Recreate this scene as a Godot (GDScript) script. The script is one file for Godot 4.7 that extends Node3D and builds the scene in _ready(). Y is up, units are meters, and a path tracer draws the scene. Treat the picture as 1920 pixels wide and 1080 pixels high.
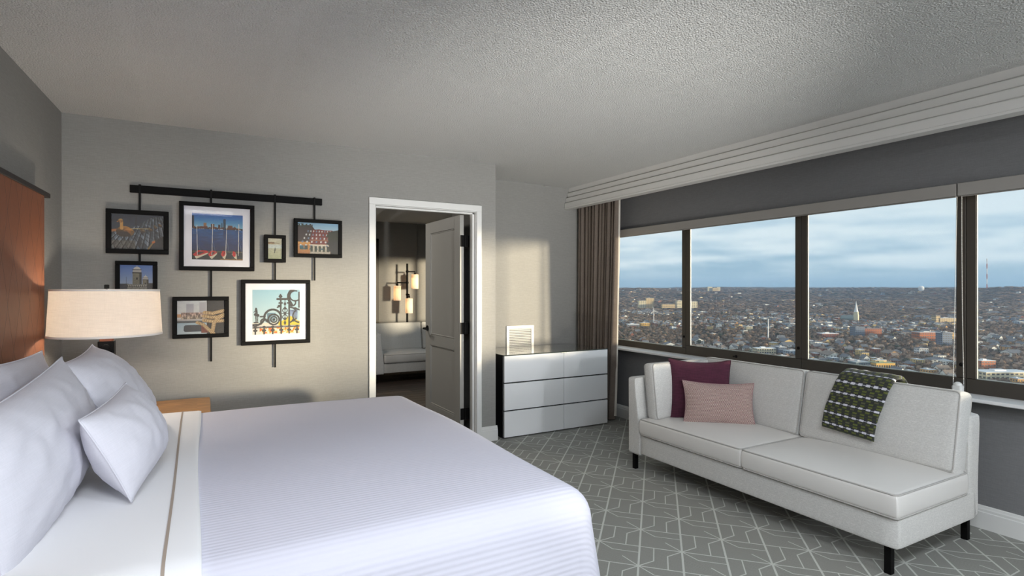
extends Node3D
# Hotel bedroom high above a city: one room, the suite seen through its door, and the town outside.

const CEIL := 2.49
var M := {}
var R := RandomNumberGenerator.new()
var used := {}

func _ready() -> void:
	R.seed = 7
	setup_view()
	make_materials()
	build_shell()
	build_windows()
	build_door()
	build_suite()
	build_bed()
	build_nightstand()
	build_gallery()
	build_dresser()
	build_curtain()
	build_main_sofa()
	build_city()

# ---------------------------------------------------------------- camera, sky, sun, added fill lamps and light blocker
func setup_view() -> void:
	var cam := Camera3D.new()
	cam.name = "camera"
	cam.fov = 54.43
	cam.position = Vector3(0, 1.375, 0)
	cam.rotation_degrees = Vector3(0, -29.05, 0)
	cam.near = 0.05
	cam.far = 20000.0
	add_child(cam)
	cam.current = true
	var we := WorldEnvironment.new()
	we.name = "environment"
	var e := Environment.new()
	e.background_mode = Environment.BG_SKY
	e.tonemap_mode = Environment.TONE_MAPPER_LINEAR
	e.tonemap_exposure = 1.0
	e.sdfgi_enabled = true
	e.ssao_enabled = true
	e.ssil_enabled = true
	e.volumetric_fog_enabled = true
	e.volumetric_fog_density = 0.0
	var sky := Sky.new()
	var sm := PanoramaSkyMaterial.new()
	sm.panorama = ImageTexture.create_from_image(sky_image())
	sm.energy_multiplier = 1.32
	sky.sky_material = sm
	e.sky = sky
	we.environment = e
	add_child(we)
	var sun := DirectionalLight3D.new()
	sun.name = "sun"
	sun.light_color = Color(1.0, 0.935, 0.81)
	sun.light_energy = 2.3
	sun.light_angular_distance = 5.5
	sun.shadow_enabled = true
	sun.look_at_from_position(Vector3.ZERO, Vector3(-0.455, -0.038, -0.890), Vector3.UP)
	add_child(sun)
	# two added fill lamps on the ceiling, out of view behind the camera
	for p in [Vector3(0.1, 0, 0.1), Vector3(1.4, 0, 0.1)]:
		var t := thing("added_ceiling_lamp", "added square fill lamp on the ceiling, out of view over the %s" % ("bed wall" if p.x < 1.0 else "middle of the room"), "lamp", Vector3(p.x, CEIL, p.z), 0.0, "added ceiling fill lamps")
		var mb := MB.new()
		mb.box(Vector3(0, -0.02, 0), Vector3(0.66, 0.04, 0.66), 0.006)
		part(t, "frame", mb, mat(Color(0.85, 0.85, 0.84), 0.5))
		mb = MB.new()
		mb.box(Vector3(0, -0.043, 0), Vector3(0.6, 0.008, 0.6), 0.003)
		part(t, "diffuser", mb, glow(Color(1.0, 0.97, 0.92), 2.0))
		var l := AreaLight3D.new()
		l.name = "fill_lamp_light"
		l.area_size = Vector2(0.6, 0.6)
		l.light_color = Color(0.93, 0.965, 1.0)
		l.light_energy = FILL_LAMP_E
		l.area_range = 12.0
		l.shadow_enabled = true
		l.position = Vector3(0, -0.055, 0)
		l.rotation_degrees = Vector3(-90, 0, 0)
		t.add_child(l)
	# two added fill globes on stands, out of view far behind the camera
	for q in [[Vector3(0.7, 0, 5.6), "bed wall"], [Vector3(3.0, 0, 5.6), "window wall"]]:
		var t := thing("added_fill_lantern", "added white fill lantern, out of view behind the camera by the %s" % q[1], "lamp", q[0], 0.0, "added fill lanterns")
		var mb := MB.new()
		mb.lathe([Vector2(0, 0), Vector2(0.16, 0), Vector2(0.16, 0.02), Vector2(0.015, 0.03), Vector2(0.012, 1.46), Vector2(0, 1.46)], 20)
		part(t, "stand", mb, mat(Color(0.12, 0.11, 0.1), 0.5))
		mb = MB.new()
		mb.ball(Vector3(0, 1.7, 0), Vector3(0.23, 0.24, 0.23), 24, 16)
		part(t, "globe", mb, glow(Color(1.0, 0.98, 0.95), 4.0))
		var l := OmniLight3D.new()
		l.name = "fill_globe_light"
		l.light_color = Color(0.955, 0.975, 1.0)
		l.light_energy = FILL_GLOBE_E
		l.light_size = 0.2
		l.omni_range = 16.0
		l.omni_attenuation = 2.0
		l.shadow_enabled = true
		l.position = Vector3(0, 1.7, 0)
		t.add_child(l)
	# added fill spotlight, out of view, brightening the far corner of the ceiling
	var sp := thing("added_fill_spotlight", "added black fill spotlight, out of view, brightening the far ceiling corner", "lamp", Vector3(1.3, 0, 1.2))
	var lb := MB.new()
	lb.lathe([Vector2(0.0, 0.0), Vector2(0.07, 0.0), Vector2(0.07, 0.015), Vector2(0.012, 0.02), Vector2(0.012, 0.12), Vector2(0, 0.12)], 20)
	part(sp, "base", lb, mat(Color(0.1, 0.1, 0.1), 0.5))
	var ax := Vector3(1.0, 2.30, -5.3).normalized()
	var hb := Basis.looking_at(ax, Vector3.UP) * Basis(Vector3.RIGHT, -PI / 2)
	lb = MB.new()
	lb.xf = Transform3D(hb, Vector3(0, 0.17, 0))
	lb.lathe([Vector2(0.0, -0.06), Vector2(0.05, -0.06), Vector2(0.06, 0.06), Vector2(0.054, 0.06), Vector2(0.05, 0.03), Vector2(0, 0.03)], 24)
	part(sp, "head", lb, mat(Color(0.1, 0.1, 0.1), 0.5))
	lb = MB.new()
	lb.xf = Transform3D(hb, Vector3(0, 0.17, 0))
	lb.lathe([Vector2(0, 0.05), Vector2(0.053, 0.05), Vector2(0.053, 0.045)], 24)
	part(sp, "lens", lb, glow(Color(1, 0.98, 0.95), 3.0))
	var sl := SpotLight3D.new()
	sl.name = "fill_spot_light"
	sl.light_color = Color(1.0, 0.99, 0.97)
	sl.light_energy = FILL_SPOT_E
	sl.light_size = 0.05
	sl.spot_range = 14.0
	sl.spot_attenuation = 2.0
	sl.spot_angle = 23.0
	sl.spot_angle_attenuation = 1.0
	sl.shadow_enabled = true
	sp.add_child(sl)
	sl.transform = Transform3D(Basis.looking_at(ax, Vector3.UP), Vector3(0, 0.17, 0) + ax * 0.075)
	# added cabinet, unseen behind the camera, shades the bed side from the lanterns
	var c := thing("added_light_blocker", "added oak cabinet, out of view, shading the near bed side from the fill lanterns", "cabinet", Vector3(-0.75, 0, 1.7))
	var cb := MB.new()
	cb.bx(0.0, 3.0, 0.06, 1.2, 0.0, 0.42, 0.004)
	var oak := wood_material(Color(0.55, 0.38, 0.24), 17)
	part(c, "body", cb, oak)
	cb = MB.new()
	cb.bx(-0.02, 3.02, 1.2, 1.23, -0.02, 0.44, 0.006)
	part(c, "top", cb, oak)
	for i in 4:
		cb = MB.new()
		cb.bx(0.02 + 0.743 * i, 0.75 + 0.743 * i, 0.08, 1.18, 0.42, 0.44, 0.003)
		var dr := part(c, "door", cb, oak)
		cb = MB.new()
		cb.tube([Vector3(0.70 + 0.743 * i, 0.6, 0.46), Vector3(0.70 + 0.743 * i, 0.75, 0.46)], 0.007, 8)
		part(dr, "handle", cb, mat(Color(0.1, 0.1, 0.1), 0.4, 0.5))
	cb = MB.new()
	cb.bx(0.04, 2.96, 0.0, 0.06, 0.04, 0.38, 0.0)
	part(c, "plinth", cb, mat(Color(0.1, 0.09, 0.08), 0.6))


const FILL_SPOT_E := 16.0
const FILL_GLOBE_E := 10.5
const FILL_LAMP_E := 4.9

func sky_image() -> Image:
	var w := 2048
	var h := 1024
	var im := Image.create(w, h, false, Image.FORMAT_RGB8)
	var n := FastNoiseLite.new()
	n.seed = 11
	n.frequency = 1.0
	n.fractal_octaves = 5
	n.fractal_gain = 0.55
	var n2 := FastNoiseLite.new()
	n2.seed = 5
	n2.frequency = 1.0
	n2.fractal_octaves = 4
	for j in range(0, h / 2 + 8):
		var el: float = (0.5 - (j + 0.5) / h) * 180.0
		var e: float = maxf(el, 0.0)
		var k := 1.0 / (0.10 + e / 60.0)
		for i in w:
			var az: float = ((i + 0.5) / w - 0.5) * TAU
			var x := sin(az)
			var z := -cos(az)
			# slant coordinates flatten the clouds towards the horizon
			var a := n.get_noise_3d(x * 5.0, e * 0.75, z * 5.0)
			var b := n2.get_noise_3d(x * 1.4 + 9.0, e * 0.42, z * 1.4)
			var c := clampf(0.5 + 1.15 * a + 0.8 * b, 0.0, 1.0)
			var base := Color(0.51, 0.645, 0.725).lerp(Color(0.615, 0.725, 0.79), smoothstep(0.0, 5.0, e))
			base = base.lerp(Color(0.55, 0.66, 0.78), smoothstep(12.0, 70.0, e))
			var cloud := Color(0.80, 0.855, 0.875)
			var amt := clampf(c * 1.15, 0.0, 1.0) * smoothstep(0.2, 2.6, e)
			amt = amt + 0.32 * smoothstep(2.5, 7.0, e) * (1.0 - amt)
			# paler to the sunward side
			var sunward: float = 0.5 + 0.5 * (x * 0.482 + z * 0.876)
			amt = clampf(amt * (0.55 + 0.55 * sunward), 0.0, 1.0)
			im.set_pixel(i, j, base.lerp(cloud, amt))
	im.fill_rect(Rect2i(0, h / 2, w, h / 2), Color(0.30, 0.31, 0.32))
	return im

# ---------------------------------------------------------------- helpers: nodes
func numbered(n: String) -> String:
	used[n] = used.get(n, 0) + 1
	return n if used[n] == 1 else "%s_%03d" % [n, used[n] - 1]

func tag(o: Node, label: String, category: String, group := "") -> void:
	o.set_meta("label", label)
	o.set_meta("category", category)
	if group != "":
		o.set_meta("group", group)

func thing(n: String, label: String, category: String, at := Vector3.ZERO, turn := 0.0, group := "") -> Node3D:
	var o := Node3D.new()
	o.name = numbered(n)
	o.position = at
	o.rotation.y = turn
	add_child(o)
	tag(o, label, category, group)
	return o

func part(parent: Node, n: String, mb, m: Material, label := "") -> MeshInstance3D:
	var o := MeshInstance3D.new()
	o.name = n
	o.mesh = mb.done() if mb is MB else mb
	o.material_override = m
	parent.add_child(o, true)
	if label != "":
		o.set_meta("label", label)
	return o

func lone(n: String, mb, m: Material, label: String, category: String, group := "") -> MeshInstance3D:
	var o := part(self, numbered(n), mb, m)
	tag(o, label, category, group)
	return o

func struct(n: String, mb, m: Material, label := "", category := "") -> MeshInstance3D:
	var o := part(self, numbered(n), mb, m)
	o.set_meta("kind", "structure")
	if label != "":
		tag(o, label, category)
	return o

# ---------------------------------------------------------------- helpers: meshes
class MB:
	var v := PackedVector3Array()
	var n := PackedVector3Array()
	var uv := PackedVector2Array()
	var ix := PackedInt32Array()
	var xf := Transform3D()

	func vert(p: Vector3, nn: Vector3, t := Vector2.ZERO) -> int:
		v.append(xf * p)
		n.append((xf.basis * nn).normalized())
		uv.append(t)
		return v.size() - 1

	func quad(a: Vector3, b: Vector3, c: Vector3, d: Vector3, nn: Vector3, u0 := Vector2(0, 1), u1 := Vector2(1, 0)) -> void:
		# a lower left, b lower right, c upper right, d upper left
		var i := vert(a, nn, Vector2(u0.x, u0.y))
		vert(b, nn, Vector2(u1.x, u0.y))
		vert(c, nn, Vector2(u1.x, u1.y))
		vert(d, nn, Vector2(u0.x, u1.y))
		ix.append_array([i, i + 1, i + 2, i, i + 2, i + 3])

	func box(c: Vector3, s: Vector3, bev := 0.003) -> void:
		var h := s * 0.5
		bev = minf(bev, minf(h.x, minf(h.y, h.z)) * 0.9)
		var id := {}
		for sx in [-1, 1]:
			for sy in [-1, 1]:
				for sz in [-1, 1]:
					var sg := Vector3(sx, sy, sz)
					for a in 3:
						var p := sg * (h - Vector3.ONE * bev)
						p[a] = sg[a] * h[a]
						var nn := Vector3.ZERO
						nn[a] = sg[a]
						var o1 := (a + 1) % 3
						var o2 := (a + 2) % 3
						id[[sx, sy, sz, a]] = vert(c + p, nn, Vector2(p[o1], p[o2]))
		for a in 3:
			var b := (a + 1) % 3
			var d := (a + 2) % 3
			for s1 in [-1, 1]:
				var q := []
				for e in [[-1, -1], [1, -1], [1, 1], [-1, 1]]:
					var k := [0, 0, 0]
					k[a] = s1
					k[b] = e[0]
					k[d] = e[1]
					q.append(id[[k[0], k[1], k[2], a]])
				ix.append_array([q[0], q[1], q[2], q[0], q[2], q[3]])
				if bev > 0.0:
					for s2 in [-1, 1]:
						var r := []
						for t in [[-1, a], [1, a], [1, b], [-1, b]]:
							var k := [0, 0, 0]
							k[a] = s1
							k[b] = s2
							k[d] = t[0]
							r.append(id[[k[0], k[1], k[2], t[1]]])
						ix.append_array([r[0], r[1], r[2], r[0], r[2], r[3]])
		if bev > 0.0:
			for sx in [-1, 1]:
				for sy in [-1, 1]:
					for sz in [-1, 1]:
						ix.append_array([id[[sx, sy, sz, 0]], id[[sx, sy, sz, 1]], id[[sx, sy, sz, 2]]])

	func bx(x0: float, x1: float, y0: float, y1: float, z0: float, z1: float, bev := 0.003) -> void:
		box(Vector3(x0 + x1, y0 + y1, z0 + z1) * 0.5, Vector3(absf(x1 - x0), absf(y1 - y0), absf(z1 - z0)), bev)

	func tube(path: Array, r: float, sides := 8, closed := false) -> void:
		var m := path.size()
		var start := v.size()
		var side := Vector3.ZERO
		for i in m:
			var d: Vector3
			if closed:
				d = (path[(i + 1) % m] - path[(i + m - 1) % m]).normalized()
			else:
				d = (path[mini(i + 1, m - 1)] - path[maxi(i - 1, 0)]).normalized()
			if side == Vector3.ZERO:
				side = d.cross(Vector3.UP if absf(d.y) < 0.9 else Vector3.RIGHT).normalized()
			side = (side - d * side.dot(d)).normalized()
			var up := side.cross(d)
			for j in sides:
				var a := TAU * j / sides
				var nn := side * cos(a) + up * sin(a)
				vert(path[i] + nn * r, nn, Vector2(float(j) / sides, float(i)))
		for i in (m if closed else m - 1):
			for j in sides:
				var a := start + i * sides + j
				var b := start + i * sides + (j + 1) % sides
				var c := start + ((i + 1) % m) * sides + j
				var d := start + ((i + 1) % m) * sides + (j + 1) % sides
				ix.append_array([a, b, d, a, d, c])
		if not closed:
			for e in [0, m - 1]:
				var dd: Vector3 = (path[0] - path[1]).normalized() if e == 0 else (path[m - 1] - path[m - 2]).normalized()
				var ring := []
				for j in sides:
					ring.append(vert(xf.affine_inverse() * v[start + e * sides + j], dd))
				for j in range(1, sides - 1):
					ix.append_array([ring[0], ring[j], ring[j + 1]])

	func lathe(prof: Array, sides := 24, at := Vector3.ZERO) -> void:
		for k in prof.size() - 1:
			var a: Vector2 = prof[k]
			var b: Vector2 = prof[k + 1]
			var d := (b - a).normalized()
			var nr := Vector2(d.y, -d.x)
			var s := v.size()
			for j in sides + 1:
				var t := TAU * j / sides
				var dir := Vector3(cos(t), 0, sin(t))
				var nn := dir * nr.x + Vector3(0, nr.y, 0)
				vert(at + dir * a.x + Vector3(0, a.y, 0), nn, Vector2(float(j) / sides * 6.0, a.y))
				vert(at + dir * b.x + Vector3(0, b.y, 0), nn, Vector2(float(j) / sides * 6.0, b.y))
			for j in sides:
				var i := s + j * 2
				ix.append_array([i, i + 1, i + 3, i, i + 3, i + 2])

	func ball(c: Vector3, r: Vector3, a := 16, b := 10) -> void:
		var s := v.size()
		for i in b + 1:
			var th := PI * i / b
			for j in a + 1:
				var ph := TAU * j / a
				var d := Vector3(sin(th) * cos(ph), cos(th), sin(th) * sin(ph))
				vert(c + d * r, d / r, Vector2(float(j) / a, float(i) / b))
		for i in b:
			for j in a:
				var k := s + i * (a + 1) + j
				ix.append_array([k, k + 1, k + a + 2, k, k + a + 2, k + a + 1])

	# a prism: polygon in the local xy plane, from z0 to z1
	func prism(poly: Array, z0: float, z1: float) -> void:
		var pp := PackedVector2Array(poly)
		var area := 0.0
		for i in pp.size():
			var a := pp[i]
			var b := pp[(i + 1) % pp.size()]
			area += a.x * b.y - b.x * a.y
		if area < 0:
			pp.reverse()
		var tri := Geometry2D.triangulate_polygon(pp)
		for z in [z0, z1]:
			var s := v.size()
			for p in pp:
				vert(Vector3(p.x, p.y, z), Vector3(0, 0, signf(z - (z0 + z1) * 0.5)), p)
			for t in tri:
				ix.append(s + t)
		for i in pp.size():
			var a := pp[i]
			var b := pp[(i + 1) % pp.size()]
			var d := (b - a).normalized()
			var nn := Vector3(d.y, -d.x, 0)
			quad(Vector3(a.x, a.y, z0), Vector3(b.x, b.y, z0), Vector3(b.x, b.y, z1), Vector3(a.x, a.y, z1), nn)

	# grid of points, smooth normals from the faces; flip chooses the outer side
	func grid(nu: int, nv: int, f: Callable, flip := false, uvs := Vector2.ONE, wrap := false) -> void:
		var s := v.size()
		for i in nu + 1:
			for j in nv + 1:
				vert(f.call(float(i) / nu, float(j) / nv), Vector3.UP, Vector2(float(i) / nu, float(j) / nv) * uvs)
		var t0 := ix.size()
		for i in nu:
			for j in nv:
				var a := s + i * (nv + 1) + j
				var b := a + nv + 1
				ix.append_array([a, b, b + 1, a, b + 1, a + 1])
		smooth(s, t0, -1.0 if flip else 1.0)
		if wrap:
			for j in nv + 1:
				var a := s + j
				var b := s + nu * (nv + 1) + j
				var m := (n[a] + n[b]).normalized()
				n[a] = m
				n[b] = m

	func smooth(s: int, t0: int, sign := 1.0) -> void:
		var acc := PackedVector3Array()
		acc.resize(v.size() - s)
		for t in range(t0, ix.size(), 3):
			var g := (v[ix[t + 1]] - v[ix[t]]).cross(v[ix[t + 2]] - v[ix[t]]) * sign
			for k in 3:
				acc[ix[t + k] - s] += g
		for i in acc.size():
			n[s + i] = acc[i].normalized() if acc[i].length() > 1e-14 else Vector3.UP

	# box with round edges, cut fine, each point moved by deform(point, unit place)
	func soft(size: Vector3, r: float, m: int, deform: Callable) -> void:
		var h := size * 0.5
		var hi := h - Vector3.ONE * r
		var s := v.size()
		var t0 := ix.size()
		var key := {}
		for a in 3:
			var b := (a + 1) % 3
			var d := (a + 2) % 3
			for sg in [-1.0, 1.0]:
				var id := []
				for i in m + 1:
					for j in m + 1:
						var p := Vector3.ZERO
						var ti := 2.0 * i / m - 1.0
						var tj := 2.0 * j / m - 1.0
						p[a] = sg
						p[b] = signf(ti) * (1.0 - pow(1.0 - absf(ti), 1.7))
						p[d] = signf(tj) * (1.0 - pow(1.0 - absf(tj), 1.7))
						var q := p * h
						var c := q.clamp(-hi, hi)
						if q != c:
							q = c + (q - c).normalized() * r
						var kk := Vector3i((p * 4096.0).round())
						if not key.has(kk):
							key[kk] = vert(deform.call(q, p), Vector3.UP, Vector2(q.x + q.z * 0.5, q.y + q.z * 0.5))
						id.append(key[kk])
				for i in m:
					for j in m:
						var e: int = i * (m + 1) + j
						var f: int = e + m + 1
						if sg > 0:
							ix.append_array([id[e], id[f], id[f + 1], id[e], id[f + 1], id[e + 1]])
						else:
							ix.append_array([id[e], id[f + 1], id[f], id[e], id[e + 1], id[f + 1]])
		smooth(s, t0)

	# cushion of two bellied sheets that meet in a seam; f(s, r, side) gives the point
	func pillow(m: int, k: int, f: Callable) -> void:
		var s0 := v.size()
		var t0 := ix.size()
		var front := []
		for side in [1.0, -1.0]:
			var id := []
			for i in m + 1:
				for j in k + 1:
					var a := 2.0 * i / m - 1.0
					var b := 2.0 * j / k - 1.0
					a = signf(a) * (1.0 - pow(1.0 - absf(a), 1.5))
					b = signf(b) * (1.0 - pow(1.0 - absf(b), 1.5))
					if side < 0 and (i == 0 or j == 0 or i == m or j == k):
						id.append(front[i * (k + 1) + j])
					else:
						id.append(vert(f.call(a, b, side), Vector3.UP, Vector2(a * 0.5 + 0.5, 0.5 - b * 0.5)))
			if side > 0:
				front = id
			for i in m:
				for j in k:
					var e: int = i * (k + 1) + j
					var g: int = e + k + 1
					if side > 0:
						ix.append_array([id[e], id[g], id[g + 1], id[e], id[g + 1], id[e + 1]])
					else:
						ix.append_array([id[e], id[g + 1], id[g], id[e], id[e + 1], id[g + 1]])
		smooth(s0, t0)

	func done() -> ArrayMesh:
		for t in range(0, ix.size(), 3):
			var a := ix[t]
			var b := ix[t + 1]
			var c := ix[t + 2]
			var g := (v[b] - v[a]).cross(v[c] - v[a])
			if g.dot(n[a] + n[b] + n[c]) > 0:
				ix[t + 1] = c
				ix[t + 2] = b
		var arr := []
		arr.resize(Mesh.ARRAY_MAX)
		arr[Mesh.ARRAY_VERTEX] = v
		arr[Mesh.ARRAY_NORMAL] = n
		arr[Mesh.ARRAY_TEX_UV] = uv
		arr[Mesh.ARRAY_INDEX] = ix
		var m := ArrayMesh.new()
		m.add_surface_from_arrays(Mesh.PRIMITIVE_TRIANGLES, arr)
		return m

# ---------------------------------------------------------------- materials
func mat(c: Color, rough := 0.7, metal := 0.0) -> StandardMaterial3D:
	var m := StandardMaterial3D.new()
	m.albedo_color = c
	m.roughness = rough
	m.metallic = metal
	return m

func glow(c: Color, e: float) -> StandardMaterial3D:
	var m := mat(Color(0.9, 0.9, 0.9), 0.6)
	m.emission_enabled = true
	m.emission = c
	m.emission_energy_multiplier = e
	return m

func tex(im: Image) -> ImageTexture:
	return ImageTexture.create_from_image(im)

func noise_tex(freq: float, seed_: int, size := 512, oct := 3, lo := 0.0, hi := 1.0) -> NoiseTexture2D:
	var n := FastNoiseLite.new()
	n.seed = seed_
	n.frequency = freq
	n.fractal_octaves = oct
	var t := NoiseTexture2D.new()
	t.noise = n
	t.width = size
	t.height = size
	t.seamless = true
	t.generate_mipmaps = false
	var g := Gradient.new()
	g.set_color(0, Color(lo, lo, lo))
	g.set_color(1, Color(hi, hi, hi))
	t.color_ramp = g
	return t

# woven cloth: threads across and along, grey around 1 - depth
func weave_image(size: int, sx: int, sy: int, depth: float, seed_: int) -> Image:
	var im := Image.create(size, size, false, Image.FORMAT_L8)
	var r := RandomNumberGenerator.new()
	r.seed = seed_
	var n := 8192
	var ra := PackedFloat32Array()
	for i in n:
		ra.append(r.randf())
	for y in size:
		for x in size:
			# each thread has its own tone, drifting along its length
			var ty := y / sy
			var tx := x / sx
			var k := ra[(ty * 131 + 7) % n] * 37.0
			var seg := (x + k) / 34.0
			var f := fposmod(seg, 1.0)
			var i0 := int(seg)
			var m := size / 34 + 2
			var a := lerpf(ra[(ty * 577 + (i0 % m) * 71) % n], ra[(ty * 577 + ((i0 + 1) % m) * 71) % n], f)
			var b := ra[(tx * 389 + (y / 23) * 1009 + 3) % n]
			var g := ra[(x * 1741 + y * 2927 + ((x * y) % 251) * 17) % n]
			var val := 1.0 - depth * (0.5 * a + 0.25 * b + 0.25 * g)
			im.set_pixel(x, y, Color(val, val, val))
	return im

func tri(m: StandardMaterial3D, s: float, world := false) -> StandardMaterial3D:
	m.uv1_triplanar = true
	m.uv1_world_triplanar = world
	m.uv1_scale = Vector3.ONE * s
	m.uv1_triplanar_sharpness = 8.0
	return m

func make_materials() -> void:
	var lin := tex(weave_image(512, 2, 2, 0.13, 3))
	var fine := tex(weave_image(512, 2, 2, 0.32, 4))
	var m := mat(Color(0.60, 0.595, 0.58), 0.85)
	m.albedo_texture = lin
	M.wall = tri(m, 2.4)
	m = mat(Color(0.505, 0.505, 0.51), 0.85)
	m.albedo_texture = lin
	M.wall_shaded = tri(m, 2.4)  # same wallpaper, with the window wall's shade put into a darker colour
	m = mat(Color(0.93, 0.93, 0.92), 0.95)
	m.heightmap_enabled = true
	m.heightmap_texture = noise_tex(0.11, 21, 512, 2)
	m.heightmap_scale = 0.9
	m.albedo_texture = noise_tex(0.16, 22, 512, 3, 0.84, 1.0)
	M.ceiling = tri(m, 1.6)
	M.white = mat(Color(0.86, 0.86, 0.85), 0.45)
	M.valance = mat(Color(0.86, 0.855, 0.84), 0.6)
	M.door = mat(Color(0.64, 0.635, 0.615), 0.5)
	M.black = mat(Color(0.04, 0.037, 0.037), 0.65)
	M.black.metallic_specular = 0.25
	M.iron = mat(Color(0.05, 0.046, 0.046), 0.55, 0.3)
	M.iron.metallic_specular = 0.3
	M.bronze = mat(Color(0.27, 0.25, 0.225), 0.45, 0.3)
	M.alu = mat(Color(0.75, 0.77, 0.75), 0.35, 0.5)
	M.sill = mat(Color(0.88, 0.88, 0.88), 0.35)
	M.fascia = mat(Color(0.60, 0.585, 0.565), 0.6)
	var g := mat(Color(1, 1, 1, 0.04), 0.02)
	g.transparency = BaseMaterial3D.TRANSPARENCY_ALPHA
	g.metallic_specular = 0.2
	M.glass = g
	g = g.duplicate()
	g.metallic_specular = 0.12
	M.picture_glass = g
	M.carpet = carpet_material()
	m = mat(Color(0.95, 0.945, 0.93), 0.9)
	m.albedo_texture = fine
	m.rim_enabled = true
	m.rim = 0.3
	m.rim_tint = 0.5
	M.sofa = tri(m, 9.0)
	m = mat(Color(0.86, 0.85, 0.835), 0.42)
	m.rim_enabled = true
	m.rim = 0.25
	M.seat = m
	M.piping = mat(Color(0.70, 0.69, 0.675), 0.8)
	m = mat(Color(0.86, 0.855, 0.89), 0.9)
	m.albedo_texture = tex(weave_image(256, 1, 1, 0.06, 9))
	M.linen = tri(m, 5.0)
	m = mat(Color(0.95, 0.945, 0.95), 0.75)
	M.sheet = m
	m = mat(Color(0.845, 0.84, 0.89), 0.95)
	m.heightmap_enabled = true
	m.heightmap_texture = tex(rib_image())
	m.heightmap_scale = 0.075
	M.duvet = m
	m = mat(Color(0.53, 0.48, 0.44), 0.95)
	m.albedo_texture = fine
	m.rim_enabled = true
	m.rim = 0.4
	M.curtain = tri(m, 5.0)
	M.lining = mat(Color(0.8, 0.78, 0.74), 0.9)
	M.wood = wood_material(Color(0.74, 0.54, 0.34), 3)
	M.leather = leather_material()

func rib_image() -> Image:
	var im := Image.create(16, 256, false, Image.FORMAT_L8)
	for y in 256:
		var t := fposmod(y / 32.0, 1.0)
		var val := 0.5 + 0.5 * cos(t * TAU)
		for x in 16:
			im.set_pixel(x, y, Color(val, val, val))
	return im

func wood_material(c: Color, seed_: int) -> StandardMaterial3D:
	var im := Image.create(256, 256, false, Image.FORMAT_RGB8)
	var n := FastNoiseLite.new()
	n.seed = seed_
	n.frequency = 0.02
	n.fractal_octaves = 4
	for y in 256:
		for x in 256:
			var a := 0.5 + 0.5 * n.get_noise_2d(x * 0.7, y * 7.0)
			var b := 0.5 + 0.5 * n.get_noise_2d(x * 0.25 + 90.0, y * 1.6)
			var t := 0.72 + 0.34 * a + 0.14 * b
			im.set_pixel(x, y, Color(c.r * t, c.g * t, c.b * t))
	var m := mat(Color.WHITE, 0.45)
	m.albedo_texture = tex(im)
	return tri(m, 1.4)

# brown leatherette with the fine stitched ogee lines of the headboard
func leather_material() -> StandardMaterial3D:
	var im := Image.create(512, 512, false, Image.FORMAT_RGB8)
	var hm := Image.create(512, 512, false, Image.FORMAT_L8)
	var n := FastNoiseLite.new()
	n.seed = 8
	n.frequency = 0.03
	n.fractal_octaves = 4
	for y in 512:
		var v := y / 512.0
		for x in 512:
			var u := x / 512.0
			var d := 1.0
			# two families of gently waving lines cross into tall pointed lozenges
			for s in [-1.0, 1.0]:
				var p: float = u * 4.0 + s * (v * 2.0 + 0.03 * sin(v * TAU * 2.0))
				d = minf(d, absf(fposmod(p, 1.0) - 0.5) * 2.0)
			var line := 1.0 - smoothstep(0.006, 0.036, d)
			var t := 1.0 + 0.05 * n.get_noise_2d(x, y)
			var c := Color(0.49 * t, 0.295 * t, 0.19 * t)
			im.set_pixel(x, y, c.lerp(Color(0.25, 0.14, 0.10), 0.8 * line))
			var hh := 1.0 - 0.8 * line
			hm.set_pixel(x, y, Color(hh, hh, hh))
	var m := mat(Color.WHITE, 0.5)
	m.albedo_texture = tex(im)
	m.heightmap_enabled = true
	m.heightmap_texture = tex(hm)
	m.heightmap_scale = 0.12
	return m

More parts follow.
